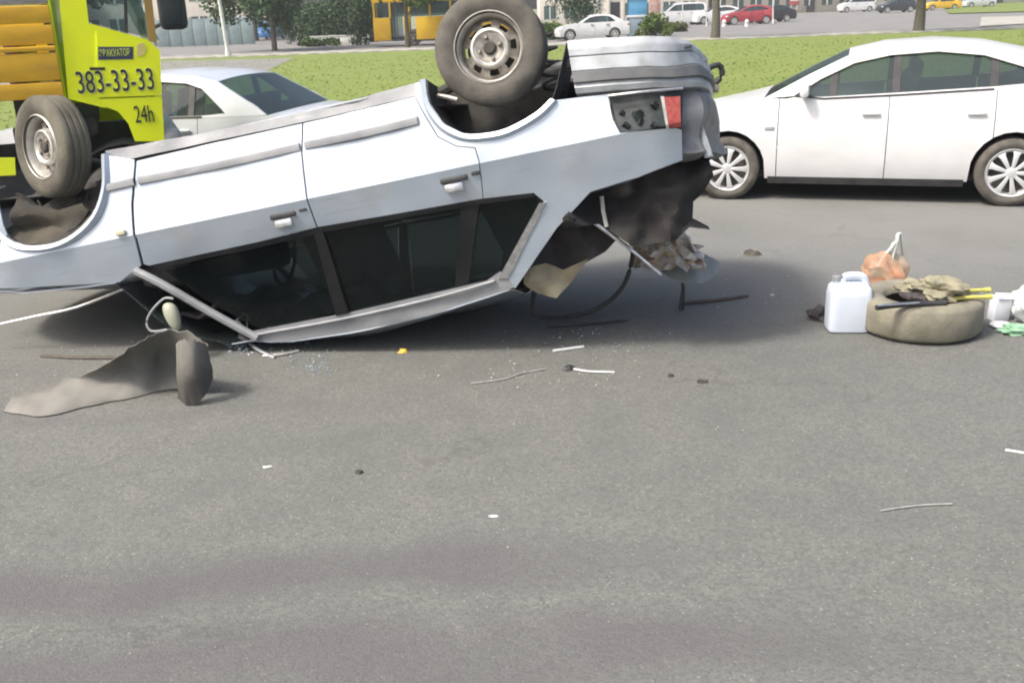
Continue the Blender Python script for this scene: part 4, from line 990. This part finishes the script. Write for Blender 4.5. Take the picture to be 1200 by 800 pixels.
bm = tyre_bm(.345, .205, .20, 64, .0012); bmesh.ops.rotate(bm, cent=(0, 0, 0), matrix=Euler((PI/2, 0, 0)).to_matrix(), verts=bm.verts[:]); bmesh.ops.translate(bm, vec=(0, 0, .11), verts=bm.verts[:]); obj('carcass', bm, mat('pale_dusty_rubber', (.15, .145, .11), (.25, .235, .18), 6, .95, bump=.4, bscale=60, detail=7), ty, ang=50)
tz = .219
def ontyre(x, y, dz=0): return at(x, y, tz+dz)
lv = thing('pry_bar', 'dark flat steel bar lying across the front of the lying tyre', 'pry bar', ontyre(1070, 360))
bm = bmesh.new(); q0, q1 = ontyre(1027, 363)-lv.location, ontyre(1108, 357)-lv.location; q0.z = q1.z = .012; tube(bm, smooth_path([q0, q0.lerp(q1, .4)+Vector((0, .02, 0)), q1], 4), [.016]*9, 8); obj('bar', bm, M['black'], lv)
bm = bmesh.new(); tube(bm, [q0+Vector((.0, -.012, .016)), q1.lerp(q0, .4)+Vector((0, -.012, .016))], .005, 6); obj('worn_edge', bm, M['chrome'], lv)
rp_ = thing('folded_sack', 'brown-grey folded sacking bundled on top of the lying tyre', 'sack', ontyre(1098, 348))
bm = bmesh.new(); lump(bm, (0, 0, .04), (.14, .12, .06), 9, .32); lump(bm, (-.10, .06, .03), (.09, .07, .045), 11, .35); obj('cloth', bm, mat('sackcloth', (.30, .28, .19), (.20, .19, .14), 18, .95, bump=.5, bscale=60), rp_)
gl = thing('dark_glove', 'dark work glove lying on the tyre beside the sacking', 'glove', ontyre(1068, 350))
bm = bmesh.new(); bx(bm, (0, 0, .02), (.10, .09, .035), (0, 0, .3), .014)
for k in range(4): tube(bm, smooth_path([(.04, -.035+.024*k, .02), (.08, -.04+.027*k, .028), (.105+.008*(k % 3), -.044+.03*k, .012)], 3), [.012]*6+[.009], 7)
tube(bm, smooth_path([(-.01, -.04, .02), (.02, -.075, .024), (.045, -.088, .012)], 3), [.013]*6+[.009], 7); obj('fabric', bm, M['cloth'], gl)
for k, (x, y, x2, y2, lb) in enumerate(((1112, 353, 1160, 350, 'yellow plastic rod on the tyre, nearest to its right rim'), (1118, 345, 1158, 342, 'yellow plastic rod on the tyre, farthest from the road'))):
    yr = thing('yellow_rod', lb, 'rod', ontyre(x, y), 0, 'yellow rods on the tyre'); bm = bmesh.new(); e = ontyre(x2, y2)-yr.location
    tube(bm, [(0, 0, .012), (e.x*.5, e.y*.5, .016), (e.x, e.y, .012)], .011, 8); obj('rod', bm, mat('yellow_plastic', (.62, .58, .12), (.5, .46, .12), 20, .5), yr)
    bm = bmesh.new(); tube(bm, [(e.x*.9, e.y*.9, .012), (e.x*1.04, e.y*1.04, .012)], .015, 8); obj('rod_end', bm, MATS['yellow_plastic'], yr)
wbx = thing('white_carton', 'small white carton standing against the right side of the tyre', 'carton', at(1172, 376), R(8))
bm = bmesh.new(); bx(bm, (0, .02, .075), (.10, .07, .15), (0, .06, 0), .004); obj('body', bm, mat('white_card', (.66, .68, .72), (.58, .6, .64), 8, .8), wbx)
bm = bmesh.new(); bx(bm, (.01, .0, .152), (.10, .05, .004), (.5, .1, 0)); obj('flap', bm, MATS['white_card'], wbx)
wsk = thing('white_bag', 'pale crumpled plastic bag at the right edge beyond the carton', 'bag', at(1203, 376))
bm = bmesh.new(); lump(bm, (.02, 0, .10), (.12, .10, .14), 14, .16); obj('bag_film', bm, mat('pale_bag_film', (.60, .62, .62), (.48, .50, .50), 7, .45), wsk)
bm = bmesh.new(); tube(bm, [(.02, 0, .22), (.03, 0, .26), (.05, .01, .29)], [.02, .014, .03], 8); obj('tied_neck', bm, MATS['pale_bag_film'], wsk)
gb_ = thing('green_bag', 'flattened green plastic bag on the road at the right edge', 'bag', at(1196, 390))
bm = bmesh.new(); lump(bm, (0, 0, .018), (.11, .06, .03), 17, .25); obj('film', bm, mat('green_film', (.18, .36, .22), (.30, .45, .33), 12, .5), gb_)
wpl = thing('plastic_plate', 'flat white plastic plate lying between the tyre and the green bag', 'plate', at(1172, 383))
bm = bmesh.new(); lathe(bm, [(.0005, .006), (.05, .006), (.056, .012), (.06, .006), (.058, .0), (.0005, .001)], 24); bmesh.ops.rotate(bm, cent=(0, 0, 0), matrix=Euler((PI/2, 0, 0)).to_matrix(), verts=bm.verts[:]); bmesh.ops.recalc_face_normals(bm, faces=bm.faces[:]); bmesh.ops.translate(bm, vec=(0, 0, .008), verts=bm.verts[:]); obj('disc', bm, M['white'], wpl)

# ------------------------------------------------------------------ debris round the wreck
def spread(front_px, back, name, label, cat, m):
    pass
la = thing('wheel_arch_liner', 'torn dusty plastic wheel arch liner curling up on the road in front of the wreck', 'car debris', at(130, 470))
LC = [((4, 482), (14, 467), 0), ((50, 488), (62, 449), 0), ((108, 475), (112, 433), .02), ((155, 466), (158, 403), .03), ((200, 456), (188, 389), .04), ((238, 455), (220, 388), .16),
      ((250, 440), (243, 404), .12), ((240, 464), (230, 399), .02), ((222, 475), (214, 399), .0), ((209, 467), (206, 402), .02)]
cols = []
yb = None
for i, ((bxp, byp), (txp, typ), dy) in enumerate(LC):
    g = at(bxp, byp, .004)
    if i < 5: Yb = g.y; yb = Yb
    else: Yb = at(222, 475, .004).y + dy + (.0 if i > 6 else .0)
    b0 = onY(bxp, byp, Yb); b0.z = max(b0.z, .004)
    if i < 2: t0 = at(txp, typ, .035+.02*i)
    else: t0 = onY(txp, typ, Yb+(.10 if i == 2 else -.03 if i < 5 else .03))
    bow = Vector((0, (.0, .02, .09, .13, .12, .03, .0, -.02, -.03, -.01)[i], (0, .03, 0, 0, 0, 0, 0, 0, 0, 0)[i]))
    cols.append([b0.lerp(t0, k/6)+bow*math.sin(PI*k/6) for k in range(7)])
rows = [smooth_path([c[k] for c in cols], 6) for k in range(7)]
for k, r in enumerate(rows):
    for j, p in enumerate(r):
        e_ = 1 if k in (0, 6) else .45
        p += Vector((.012*e_*mnoise.noise(Vector((j*.9, k, 2))), .014*mnoise.noise(Vector((j*.45, k*.6, 4))), .022*e_*mnoise.noise(Vector((j*.8, k*.7, 9)))*(1 if k else 0))); p.z = max(p.z, .004)
bm = bmesh.new(); grid(bm, [[p-la.location for p in r] for r in rows]); thicken(bm, .004)
obj('sheet', bm, mat('dusty_black_plastic', (.215, .21, .185), (.075, .072, .062), 3.0, .8, bump=.15, bscale=25, detail=6), la, ang=60)
def strip(name, label, cat, pts, rad, m, group=None, flat=False, z=.006):
    P = [at(x, y, z+dz) for x, y, dz in pts]; o = P[0].copy(); o.z = 0; t = thing(name, label, cat, o, 0, group)
    bm = bmesh.new(); tube(bm, smooth_path([p-o for p in P], 4) if len(P) > 2 else [p-o for p in P], rad, 6); obj('strip', bm, m, t); return t
def chip(name, label, cat, x, y, s, m, rot=0, group=None, seed=0):
    r = random.Random(seed+int(x)); t = thing(name, label, cat, at(x, y, 0), rot, group); bm = bmesh.new(); n_ = 7
    lo = [bm.verts.new((s[0]*math.cos(2*PI*k/n_)*r.uniform(.6, 1.1), s[1]*math.sin(2*PI*k/n_)*r.uniform(.6, 1.1), .002)) for k in range(n_)]
    hi = [bm.verts.new((v.co.x*r.uniform(.5, .9), v.co.y*r.uniform(.5, .9), s[2]*r.uniform(.6, 1.2))) for v in lo]
    bm.faces.new(lo[::-1]); bm.faces.new(hi)
    for k in range(n_): bm.faces.new((lo[k], lo[(k+1) % n_], hi[(k+1) % n_], hi[k]))
    obj('piece', bm, m, t, smooth=False); return t
strip('dark_lath', 'thin dark lath lying on the road right of the wreck, below the torn panel', 'lath', [(797, 356, 0), (836, 352, .006), (876, 347, 0)], .013, mat('dark_wood', (.10, .075, .065), (.07, .055, .05), 20, .8))
strip('metal_rod', 'thin dark rod lying on the road behind the arch liner', 'rod', [(48, 417, 0), (95, 419, .004), (140, 419, 0)], .012, mat('rusty_rod', (.12, .105, .08), (.08, .07, .055), 20, .8))
strip('white_trim', 'short white plastic trim strip by the shadow edge under the wreck', 'trim', [(648, 411, 0), (684, 406, 0)], .008, M['white'])
strip('trim_fragment', 'bent grey metal trim fragment at the foot of the broken windscreen pillar', 'trim', [(281, 392, .05), (300, 408, .02), (322, 419, 0)], .011, M['chrome'])
strip('trim_fragment', 'grey trim fragment lying flat just right of the broken windscreen pillar', 'trim', [(308, 417, 0), (330, 415, .004), (350, 411, 0)], .009, M['rimedge'])
strip('rubber_strip', 'black rubber strip lying in the shadow below the hanging door seal', 'rubber strip', [(640, 383, 0), (690, 379, .004), (735, 375, 0)], .010, M['black'])
strip('pale_wire', 'long pale wire lying on the road in front of the wreck', 'wire', [(552, 449, 0), (590, 444, 0), (612, 437, 0), (640, 432, 0)], .0035, M['rimedge'])
strip('white_sliver', 'white sliver of plastic beside the black shard', 'plastic sliver', [(672, 432, 0), (690, 435, .004), (720, 436, 0)], .006, M['white'])
strip('white_rod', 'white stick lying on the bare road at the right edge', 'stick', [(1178, 527, 0), (1216, 533, 0)], .006, M['white'])
strip('road_scrape', 'faint white scrape of plastic on the road at the right', 'plastic sliver', [(1032, 598, 0), (1075, 592, 0), (1116, 590, 0)], .003, M['rimedge'])
chip('plastic_shard', 'small black shard beside a white sliver in front of the wreck', 'shard', 668, 433, (.05, .03, .02), M['black'], .4)
chip('yellow_chip', 'small yellow plastic chip in front of the wreck', 'plastic chip', 473, 413, (.04, .022, .02), mat('amber_plastic', (.65, .42, .06), None, 1, .4))
chip('dark_stone', 'dark flat stone on the road right of the white slivers', 'stone', 823, 448, (.04, .022, .014), M['under'])
chip('dark_stone', 'tiny dark stone alone on the open road below the wreck', 'stone', 421, 554, (.022, .016, .012), M['under'])
chip('dark_stone', 'dark pebble just left of the flat stone', 'stone', 786, 441, (.018, .016, .012), M['under'])
chip('white_flake', 'white flake in the middle of the open road', 'paint flake', 578, 605, (.022, .012, .004), M['white'])
chip('white_flake', 'white flake on the open road below the arch liner', 'paint flake', 313, 547, (.026, .014, .004), M['white'])
chip('white_flake', 'small white flake right of the wreck, left of the black rag', 'paint flake', 905, 346, (.016, .01, .006), M['white'])
chip('rubble', 'pale lump of rubble alone on the road between the wreck and the white hatchback', 'stone', 882, 299, (.07, .05, .035), M['dusty'])
gm = mat('broken_glass', (.16, .22, .27), (.26, .31, .34), 40, .1, spec=.8)
V_, F_ = [], []
rg = np.random.default_rng(5)
def scatter(cx, cy, sx, sy, n, size, VV, FF):
    for k in range(n):
        p = at(cx+rg.normal()*sx, cy+rg.normal()*sy, .003); a = rg.random()*6.28; s = size*rg.uniform(.5, 1.6); b = len(VV)
        for q in range(3): VV.append((p.x+s*math.cos(a+2.1*q)*rg.uniform(.5, 1), p.y+s*math.sin(a+2.1*q)*rg.uniform(.5, 1), .003+.5*s*(q == 0)))
        VV.append((p.x, p.y, .003+.8*s)); FF += [(b, b+1, b+2), (b, b+1, b+3), (b+1, b+2, b+3), (b+2, b, b+3)]
scatter(335, 410, 28, 7, 110, .008, V_, F_); scatter(368, 430, 14, 5, 150, .006, V_, F_); scatter(290, 402, 14, 6, 60, .014, V_, F_); scatter(690, 400, 60, 10, 70, .008, V_, F_)
props(obj('broken_glass', (V_, F_), gm, smooth=False), 'crumbs of broken window glass scattered along the near side of the wreck', 'broken glass', kind='stuff')
V_, F_ = [], []
for k in range(12): scatter(rg.uniform(0, 1200), rg.uniform(430, 790), 60, 25, 14, .004, V_, F_)
scatter(640, 440, 60, 8, 50, .007, V_, F_); scatter(870, 330, 60, 25, 40, .007, V_, F_); scatter(130, 430, 60, 15, 40, .008, V_, F_)
props(obj('grit', (V_, F_), mat('pale_grit', (.45, .44, .40), (.25, .24, .22), 30, .9), smooth=False), 'pale grit and flakes of paint strewn over the road', 'grit', kind='stuff')
# torn panel and crumpled cardboard behind the tail
PY = 5.95
tp_ = thing('torn_panel', 'torn grey-green body panel lying behind the tail of the wreck', 'car debris', at(808, 340)+Vector((0, 0, 0)))
tp_.location = (onY(808, 330, PY).x, PY, 0)
pl = [(onY(x, y, PY).x-tp_.location.x, onY(x, y, PY).z) for x, y in [(768, 315), (780, 303), (800, 304), (828, 303), (848, 312), (842, 324), (822, 331), (800, 331), (782, 325)]]
zlow = min(p[1] for p in pl); pl = [(a, b) for a, b in pl]
obj('panel', sheet2d(pl, lambda a, b: .02+1.1*(b-zlow)-.05*math.cos(a*7), .04, 0, .02), mat('greygreen_panel', (.22, .24, .235), (.30, .31, .30), 9, .45), tp_)
bm = bmesh.new(); P = [onY(x, y, PY-.04)-tp_.location for x, y in [(770, 318), (782, 310), (800, 303), (806, 299)]]; tube(bm, P, .009, 6); obj('panel_edge', bm, M['white'], tp_)
for px in (800,):
    bm = bmesh.new(); p = onY(px, 322, PY)-tp_.location; tube(bm, [(p.x, .02, 0), (p.x+.01, .03, p.z*.6), (p.x, .04, p.z)], [.02, .012, .01], 6); obj('stay', bm, M['black'], tp_)
cbd = thing('crumpled_paper', 'brown and white crumpled cardboard caught behind the tail of the wreck', 'paper', (onY(782, 300, PY).x, PY-.05, 0))
rows = []
for j in range(13):
    row = []
    for i in range(9):
        x = 742+ (826-742)*j/12; y = 312-(312-268)*i/8*(.45+.75*math.sin(PI*min(1, j/11))*.8); p = onY(x, y, PY-.05)-cbd.location
        row.append((p.x+.02*math.sin(i*3+j), -.06+.022*i+.05*math.sin(j*2.1+i*1.3)+.025*math.sin(i*4.1), p.z+.012*math.sin(i*5+j*3)))
    rows.append(row)
bm = bmesh.new(); grid(bm, rows); thicken(bm, .004); obj('sheet', bm, mat('crumpled_card', (.56, .45, .34), (.72, .68, .62), 14, .9, bump=.3, bscale=20, lo=.45, hi=.55), cbd, smooth=False)

# ------------------------------------------------------------------ far side of the lawn: parked vehicles
def far_car(name, label, px, py, spec, paint, rz=0.0, group='vehicles parked beyond the lawn', cat='car', pos=None, scale=1.0):
    p = pos or at(px, py); t = thing(name, label, cat, p, rz, group); make_car(t, spec, paint, False); t.scale = (scale,)*3; return t
far_car('parked_car', 'white saloon parked at the lawn edge just above the upturned rear bumper', 666, 47.5, sedan_spec(), 'white', R(4))
rc = far_car('parked_car', 'dark red hatchback parked right of the slim dark tree trunk', 857, 29.5, hatch_spec(), 'red', R(2))
far_car('parked_car', 'dark car parked behind the tail of the red hatchback', 884, 27, sedan_spec(), 'dark', R(8))
far_car('parked_van', 'white van parked left of the slim dark tree trunk', 776, 30.5, van_spec(), 'white', R(3), cat='van')
far_car('parked_car', 'white car between the white van and the slim dark tree trunk', 822, 29, hatch_spec(), 'white', R(4))
far_car('parked_car', 'small white car standing far off against the dark hedge', 646, 29, hatch_spec(), 'white', R(70))
far_car('parked_van', 'white van parked far off at the top of the grey road', 989, 15, van_spec(), 'white', R(2), cat='van')
far_car('parked_car', 'dark car parked far off beside the white van, left of the right-hand tree trunk', 1036, 15.5, hatch_spec(), 'dark', R(3))
far_car('parked_car', 'yellow car parked far off right of the right-hand tree trunk', 1089, 12.5, sedan_spec(), 'bus', R(2))
far_car('parked_car', 'pale car parked far off by the grass verge', 1134, 9.5, hatch_spec(), 'dwhite', R(2))
far_car('parked_car', 'blue hatchback seen end-on between the lamp post and the tree', 309, 47, hatch_spec(), 'blue', R(80))

# yellow bus behind the trunk
bs = thing('yellow_bus', 'yellow bus with dark window band standing behind the tree beyond the lawn', 'bus', at(438, 56)+Vector((0, 1.2, 0)), R(3))
BL, BW, BH = 8.2, 2.3, 2.9
def bus_side(s):
    y = -BW/2*s
    for a, b in ((0.0, .95), (1.0, 1.62)): pass
    segs = [(.0, 1.0), (1.75, 2.1), (2.45, BL)]
    for a, b in segs: obj('side_panel', box(((a+b)/2, y, .98), (b-a-.02, .06, 1.25), bev=.015), M['bus'], bs)
    obj('roof_band', box((BL/2, y, 2.66), (BL, .06, .42), bev=.015), M['bus'], bs)
    xs = [0.08, 1.0, 2.1, 3.3, 4.5, 5.7, 6.9, BL-.08]
    for a, b in zip(xs, xs[1:]):
        if a == 1.0 and s > 0: continue
        obj('window', box(((a+b)/2, y, 2.03), (b-a-.12, .03, .78), bev=.01), M['cglass'], bs)
    for a in xs: obj('window_post', box((a, y, 2.03), (.10, .07, .86)), M['bus'], bs)
    obj('lower_skirt', box((BL/2+.6, y, .32), (BL-3.4, .05, .12)), M['under'], bs)
bus_side(1); bus_side(-1)
obj('door', box((1.38, -BW/2+.05, 1.35), (.66, .04, 2.1), bev=.01), M['cglass'], bs); obj('door_frame', box((1.38, -BW/2+.01, 1.35), (.05, .05, 2.1)), M['black'], bs)
obj('roof', box((BL/2, 0, 2.92), (BL, BW, .12), bev=.05), M['bus'], bs); obj('floor', box((BL/2, 0, .45), (BL-.1, BW-.2, .12)), M['under'], bs)
for x_ in (0.03, BL-.03):
    obj('end_wall', box((x_, 0, .98), (.06, BW-.08, 1.3), bev=.02), M['bus'], bs); obj('end_window', box((x_, 0, 2.1), (.04, BW-.3, .9)), M['cglass'], bs); obj('end_band', box((x_, 0, 2.72), (.06, BW-.08, .3)), M['bus'], bs)
for x_ in (2.27, 6.4):
    for s in (-1, 1): alloy_wheel(bs, (x_, s*(BW/2-.14), .45), .45, .25, .26, s, 6, False, 'steel')

# ------------------------------------------------------------------ street furniture
def post(name, label, cat, x, y, x2, y2, r, m, group=None, foot=True, lamp=False, hgt=None):
    b = at(x, y); t_ = onY(x2, y2, b.y)-b; t = thing(name, label, cat, b, 0, group); k = (hgt or t_.z)/t_.z
    bm = bmesh.new(); tube(bm, [(0, 0, -.05), t_*k], [r, r*.75], 10); obj('pole', bm, m, t)
    if foot: bm = bmesh.new(); tube(bm, [(0, 0, 0), (0, 0, .35)], r*1.5, 10); obj('base', bm, m, t)
    if lamp:
        e = t_*k; bm = bmesh.new(); tube(bm, smooth_path([e, e+Vector((.2, -.3, .4)), e+Vector((.4, -1.2, .5))], 4), r*.5, 8); bx(bm, e+Vector((.45, -1.5, .48)), (.22, .6, .12), None, .03); obj('lamp_head', bm, M['grey'], t)
    return t
wht = mat('pale_post_paint', (.62, .64, .60), (.5, .52, .48), 6, .6)
post('lamp_post', 'pale leaning lamp post at the left in front of the blue-grey fence', 'lamp post', 268, 68, 257, 0, .10, wht, lamp=True, hgt=7.5)
post('sign_post', 'thin white post in front of the dark green hedge', 'post', 685, 30, 686, 0, .06, wht, hgt=3.2)
post('sign_post', 'thin white post rising behind the white van', 'post', 800, 31, 800, 0, .05, wht, hgt=5)
post('sign_post', 'thin white post just left of the slim dark tree trunk', 'post', 828, 31, 828, 0, .05, wht, hgt=5)
post('sign_post', 'thin pale post right of the red hatchback', 'post', 906, 28, 906, 0, .06, wht, hgt=5)
for x, y, lb in ((848.5, 31.5, 'white bollard at the nose of the red hatchback'), (875, 31.5, 'white bollard at the tail of the red hatchback')):
    b = thing('bollard', lb, 'bollard', at(x, y), 0, 'white bollards in front of the red hatchback'); bm = bmesh.new(); lathe(bm, [(.16, 0), (.15, .42), (.10, .50), (.0005, .52)], 14)
    bmesh.ops.rotate(bm, cent=(0, 0, 0), matrix=Euler((PI/2, 0, 0)).to_matrix(), verts=bm.verts[:]); bmesh.ops.recalc_face_normals(bm, faces=bm.faces[:]); obj('post', bm, M['white'], b)
    bm = bmesh.new(); lathe(bm, [(.155, .22), (.162, .23), (.160, .31), (.152, .32)], 14); bmesh.ops.rotate(bm, cent=(0, 0, 0), matrix=Euler((PI/2, 0, 0)).to_matrix(), verts=bm.verts[:]); obj('band', bm, M['grey'], b)
sg = thing('warning_sign', 'red and white sign on twin posts far off right of the red hatchback', 'sign', at(930, 18))
bm = bmesh.new(); tube(bm, [(-.35, 0, 0), (-.35, 0, 2.2)], .05, 6); tube(bm, [(.35, 0, 0), (.35, 0, 2.2)], .05, 6); obj('posts', bm, wht, sg)
obj('board', box((0, -.06, 1.7), (1.2, .04, 1.1), bev=.02), mat('sign_red', (.45, .10, .10), None, 1, .5), sg); obj('stripe', box((0, -.085, 1.7), (1.0, .02, .18)), M['white'], sg)
# kiosks
kb = thing('kiosk', 'blue kiosk with pale band behind the white saloon', 'kiosk', at(748, 43)+Vector((0, 1, 0)))
obj('counter_wall', box((0, 0, .55), (1.15, 1.1, 1.1), bev=.02), mat('bluegrey_panel', (.26, .33, .38), (.2, .27, .33), 3, .6), kb)
obj('band', box((0, -.02, 1.16), (1.2, 1.12, .14), bev=.01), M['white'], kb)
obj('blue_panel', box((.05, 0, 1.75), (1.1, 1.05, 1.05), bev=.02), mat('kiosk_blue', (.10, .33, .58), (.14, .4, .62), 2, .5), kb)
obj('roof', box((0, 0, 2.33), (1.35, 1.3, .12), bev=.02), M['white'], kb); obj('corner_post', box((-.58, -.54, 1.2), (.06, .06, 2.3)), M['dark'], kb)
bd = thing('advert_board', 'brownish red advert board on a stand right of the blue kiosk', 'sign', at(767, 33))
obj('board', box((0, 0, 1.5), (.9, .08, 1.5), bev=.02), mat('brown_red_board', (.33, .15, .13), (.45, .36, .30), 2.5, .6), bd); bm = bmesh.new(); bx(bm, (-.35, 0, .4), (.08, .1, .8)); bx(bm, (.35, 0, .4), (.08, .1, .8)); obj('legs', bm, M['grey'], bd)
pv = thing('white_pavilion', 'cream white pavilion wall with square pillars behind the white saloon', 'building', at(718, 33)+Vector((0, 2, 0)))
cream = mat('cream_plaster', (.68, .65, .58), (.60, .57, .50), 2, .9)
obj('wall', box((0, 1, 1.6), (2.6, 2, 3.2), bev=.03), cream, pv); obj('roof', box((0, .9, 3.3), (3.1, 2.6, .2), bev=.03), M['grey'], pv)
for x in (-1.2, -.2, 1.1): obj('pillar', box((x, -.1, 1.6), (.28, .28, 3.2), bev=.03), cream, pv)
obj('door', box((.45, -.02, 1.05), (.8, .06, 2.1)), M['dark'], pv)
ub = thing('utility_box', 'white utility box standing right of the dark tree trunk', 'cabinet', at(350, 47))
obj('cabinet', box((0, 0, .65), (.6, .45, 1.3), bev=.03), wht, ub); obj('lid', box((0, 0, 1.33), (.7, .55, .08), bev=.02), M['grey'], ub); obj('door', box((0, -.235, .65), (.48, .02, 1.05), bev=.005), wht, ub)
# blue-grey fence of upright panels
fc = thing('panel_fence', 'blue-grey sheet fence with posts behind the leaning lamp post', 'fence', at(215, 56)+Vector((0, 2, 0)))
fm = mat('bluegrey_fence', (.16, .22, .23), (.22, .28, .29), 1.5, .6); pme = None; nx = 8
for k in range(nx):
    if pme is None: o = obj('panel', box((0, 0, 1.0), (.86, .05, 1.9), bev=.01), fm, fc); pme = o.data
    else: o = bpy.data.objects.new('panel', pme); COL.objects.link(o); o.parent = fc
    o.location = (k*.9-2, random.uniform(-.01, .01), 0)
pme = None
for k in range(nx+1):
    if pme is None: o = obj('post', box((0, .05, 1.05), (.07, .07, 2.1)), M['grey'], fc); pme = o.data
    else: o = bpy.data.objects.new('post', pme); COL.objects.link(o); o.parent = fc
    o.location = (k*.9-2.45, 0, 0)
# low pale wall right of the utility box
lw = thing('low_wall', 'low pale wall in front of the dark shrubs left of the yellow bus', 'wall', at(364, 53)+Vector((0, .2, 0)))
bme = None
for k in range(4):
    if bme is None: o = obj('block', box((.5, 0, .25), (.985, .25, .5), bev=.02), wht, lw); bme = o.data
    else: o = bpy.data.objects.new('block', bme); COL.objects.link(o); o.parent = lw
    o.location = (k*1.0, 0, 0)
obj('coping', box((2, 0, .53), (4.05, .32, .06), bev=.01), wht, lw)

# ------------------------------------------------------------------ trees, shrubs
TG = 'trees along the far side of the lawn'
tree(322, 60, 'tree with thin dark trunk and deep green crown, left of the yellow bus', 8.5, 1.1, 3.7, LEAF['deep'], 15000, .14, 3, TG)
tree(478, 57, 'tree with thin dark trunk standing in front of the yellow bus', 7.5, 1.6, 3.0, LEAF['mid'], 9000, .13, 5, TG)
tree(838, 47, 'slim dark tree trunk between the white car and the red hatchback', 9, 3.8, 2.6, LEAF['mid'], 6000, .21, 7, TG)
tree(1076, 40, 'thicker grey-green tree trunk at the right beyond the white hatchback', 9.5, 3.0, 3.2, LEAF['mid'], 7000, .24, 9, TG)
SG = 'shrubs and hedges beyond the lawn'
for k, (x, y, rx, ry, rz_, lm, lb, n) in enumerate((
    (402, 51, 3.4, 1.4, 3.6, 'deep', 'broad dark shrub mass behind the low pale wall', 11000), (352, 52, 2.0, 1.2, 3.9, 'deep', 'dark shrub behind the white utility box', 8000),
    (375, 55, 1.5, .45, .5, 'mid', 'low clipped hedge in front of the low pale wall', 2500), (428, 53, 1.3, 1.0, 3.4, 'deep', 'tall green shrub directly behind the bus nose', 4500),
    (672, 40, 2.6, 1.5, 4.6, 'deep', 'tall dark hedge behind the thin white post', 5000), (648, 47, 1.2, .8, 1.0, 'fresh', 'small bright shrub left of the white saloon', 2000),
    (772, 43, 1.1, .8, 1.25, 'fresh', 'bright green bush right of the blue kiosk', 2600), (752, 46, .5, .4, .5, 'olive', 'small olive bush at the foot of the blue kiosk', 900),
    (790, 38, 1.1, .7, .7, 'olive', 'low olive bush in front of the white van', 1500), (262, 46, 2.6, 1.6, 4.6, 'olive', 'pale olive shrub above the blue-grey fence', 4500))):
    bush(at(x, y)+Vector((0, .6, 0)), lb, rx, ry, rz_, LEAF[lm], n, 30+k, group=SG)
RG = 'trees standing in the far background'
for k, (X, Y, hgt, sp, lm, lb) in enumerate((
    (-34, 84, 11, 5.0, 'deep', 'tall far tree behind the lime truck cab'), (-21, 88, 12, 5.2, 'olive', 'far olive tree above the pale wall of the left building'), (-9, 86, 12, 5.0, 'deep', 'far dark tree behind the yellow bus'),
    (1.0, 92, 11, 4.6, 'mid', 'far tree above the upturned rear wheel'), (8, 108, 12, 4.5, 'deep', 'far dark tree left of the cream pavilion'), (26, 128, 12, 5, 'mid', 'far tree behind the white van'),
    (44, 150, 13, 6, 'deep', 'far dark tree behind the warning sign'), (62, 152, 13, 6, 'mid', 'far tree behind the yellow car'), (84, 150, 13, 6, 'deep', 'far tree at the right above the grass verge'))):
    tree(0, 0, lb, hgt, 1.6 if X < 10 else 2.2, sp, LEAF[lm], 5500, .25, 50+k, RG, Vector((X, Y, 0)), .22)

# ------------------------------------------------------------------ buildings in the background
def building(label, x, y, wx, wy, hgt, m, cols, floors, winm='glass', rz=0.0):
    t = thing('building', label, 'building', (x, y, 0), rz); obj('wall', box((0, wy/2, hgt/2), (wx, wy, hgt), bev=.03), m, t); obj('roof', box((0, wy/2, hgt+.12), (wx+.6, wy+.6, .24), bev=.04), M['grey'], t)
    me = mf = None
    for f in range(floors):
        for c in range(cols):
            p = ((c+.5)/cols*wx-wx/2, -.03, (f+.55)*hgt/floors)
            if me is None:
                o = obj('window', box((0, 0, 0), (wx/cols*.6, .05, hgt/floors*.5)), M['cglass'], t); me = o.data; fo = obj('frame', box((0, -.012, 0), (wx/cols*.06, .06, hgt/floors*.5)), M['white'], o); mf = fo.data
            else:
                o = bpy.data.objects.new('window', me); COL.objects.link(o); o.parent = t; fo = bpy.data.objects.new('frame', mf); COL.objects.link(fo); fo.parent = o
            o.location = p
    obj('door', box((wx*.12, -.04, 1.05), (1.1, .06, 2.1)), M['dark'], t)
    return t
building('long pale building behind the blue-grey fence at the left', -31, 98, 18, 7, 5.5, cream, 7, 2)
building('low pale gabled shed left of the yellow bus', -9.5, 72, 3.2, 4, 2.8, wht, 2, 1)
building('white low building behind the cream pavilion', 12, 104, 16, 8, 5, cream, 8, 2)
building('grey-brown building far off right of the red hatchback', 40, 142, 22, 9, 6, mat('greybrown_plaster', (.36, .33, .30), (.28, .26, .24), 1, .9), 9, 2)
building('long grey building far off behind the white van at the right', 75, 165, 40, 10, 7, mat('grey_plaster', (.42, .42, .41), (.35, .35, .34), 1, .9), 14, 2)
building('low pale building far left behind the truck', -55, 90, 30, 10, 7, cream, 10, 2)

# ------------------------------------------------------------------ thin summer haze over the whole place
hz_ = obj('haze', box((0, 60, 9.0), (380, 330, 22)), bpy.data.materials.new('haze_air'), smooth=False); hm = hz_.data.materials[0]; hm.use_nodes = True
for n_ in list(hm.node_tree.nodes):
    if n_.type == 'BSDF_PRINCIPLED': hm.node_tree.nodes.remove(n_)
pvn = hm.node_tree.nodes.new('ShaderNodeVolumePrincipled'); pvn.inputs['Color'].default_value = (.92, .95, .97, 1); pvn.inputs['Density'].default_value = .0009; pvn.inputs['Anisotropy'].default_value = .2
hm.node_tree.links.new(pvn.outputs[0], hm.node_tree.nodes['Material Output'].inputs['Volume'])
props(hz_, 'pale thin haze lying over the road, lawn and distant trees', 'haze', kind='stuff')
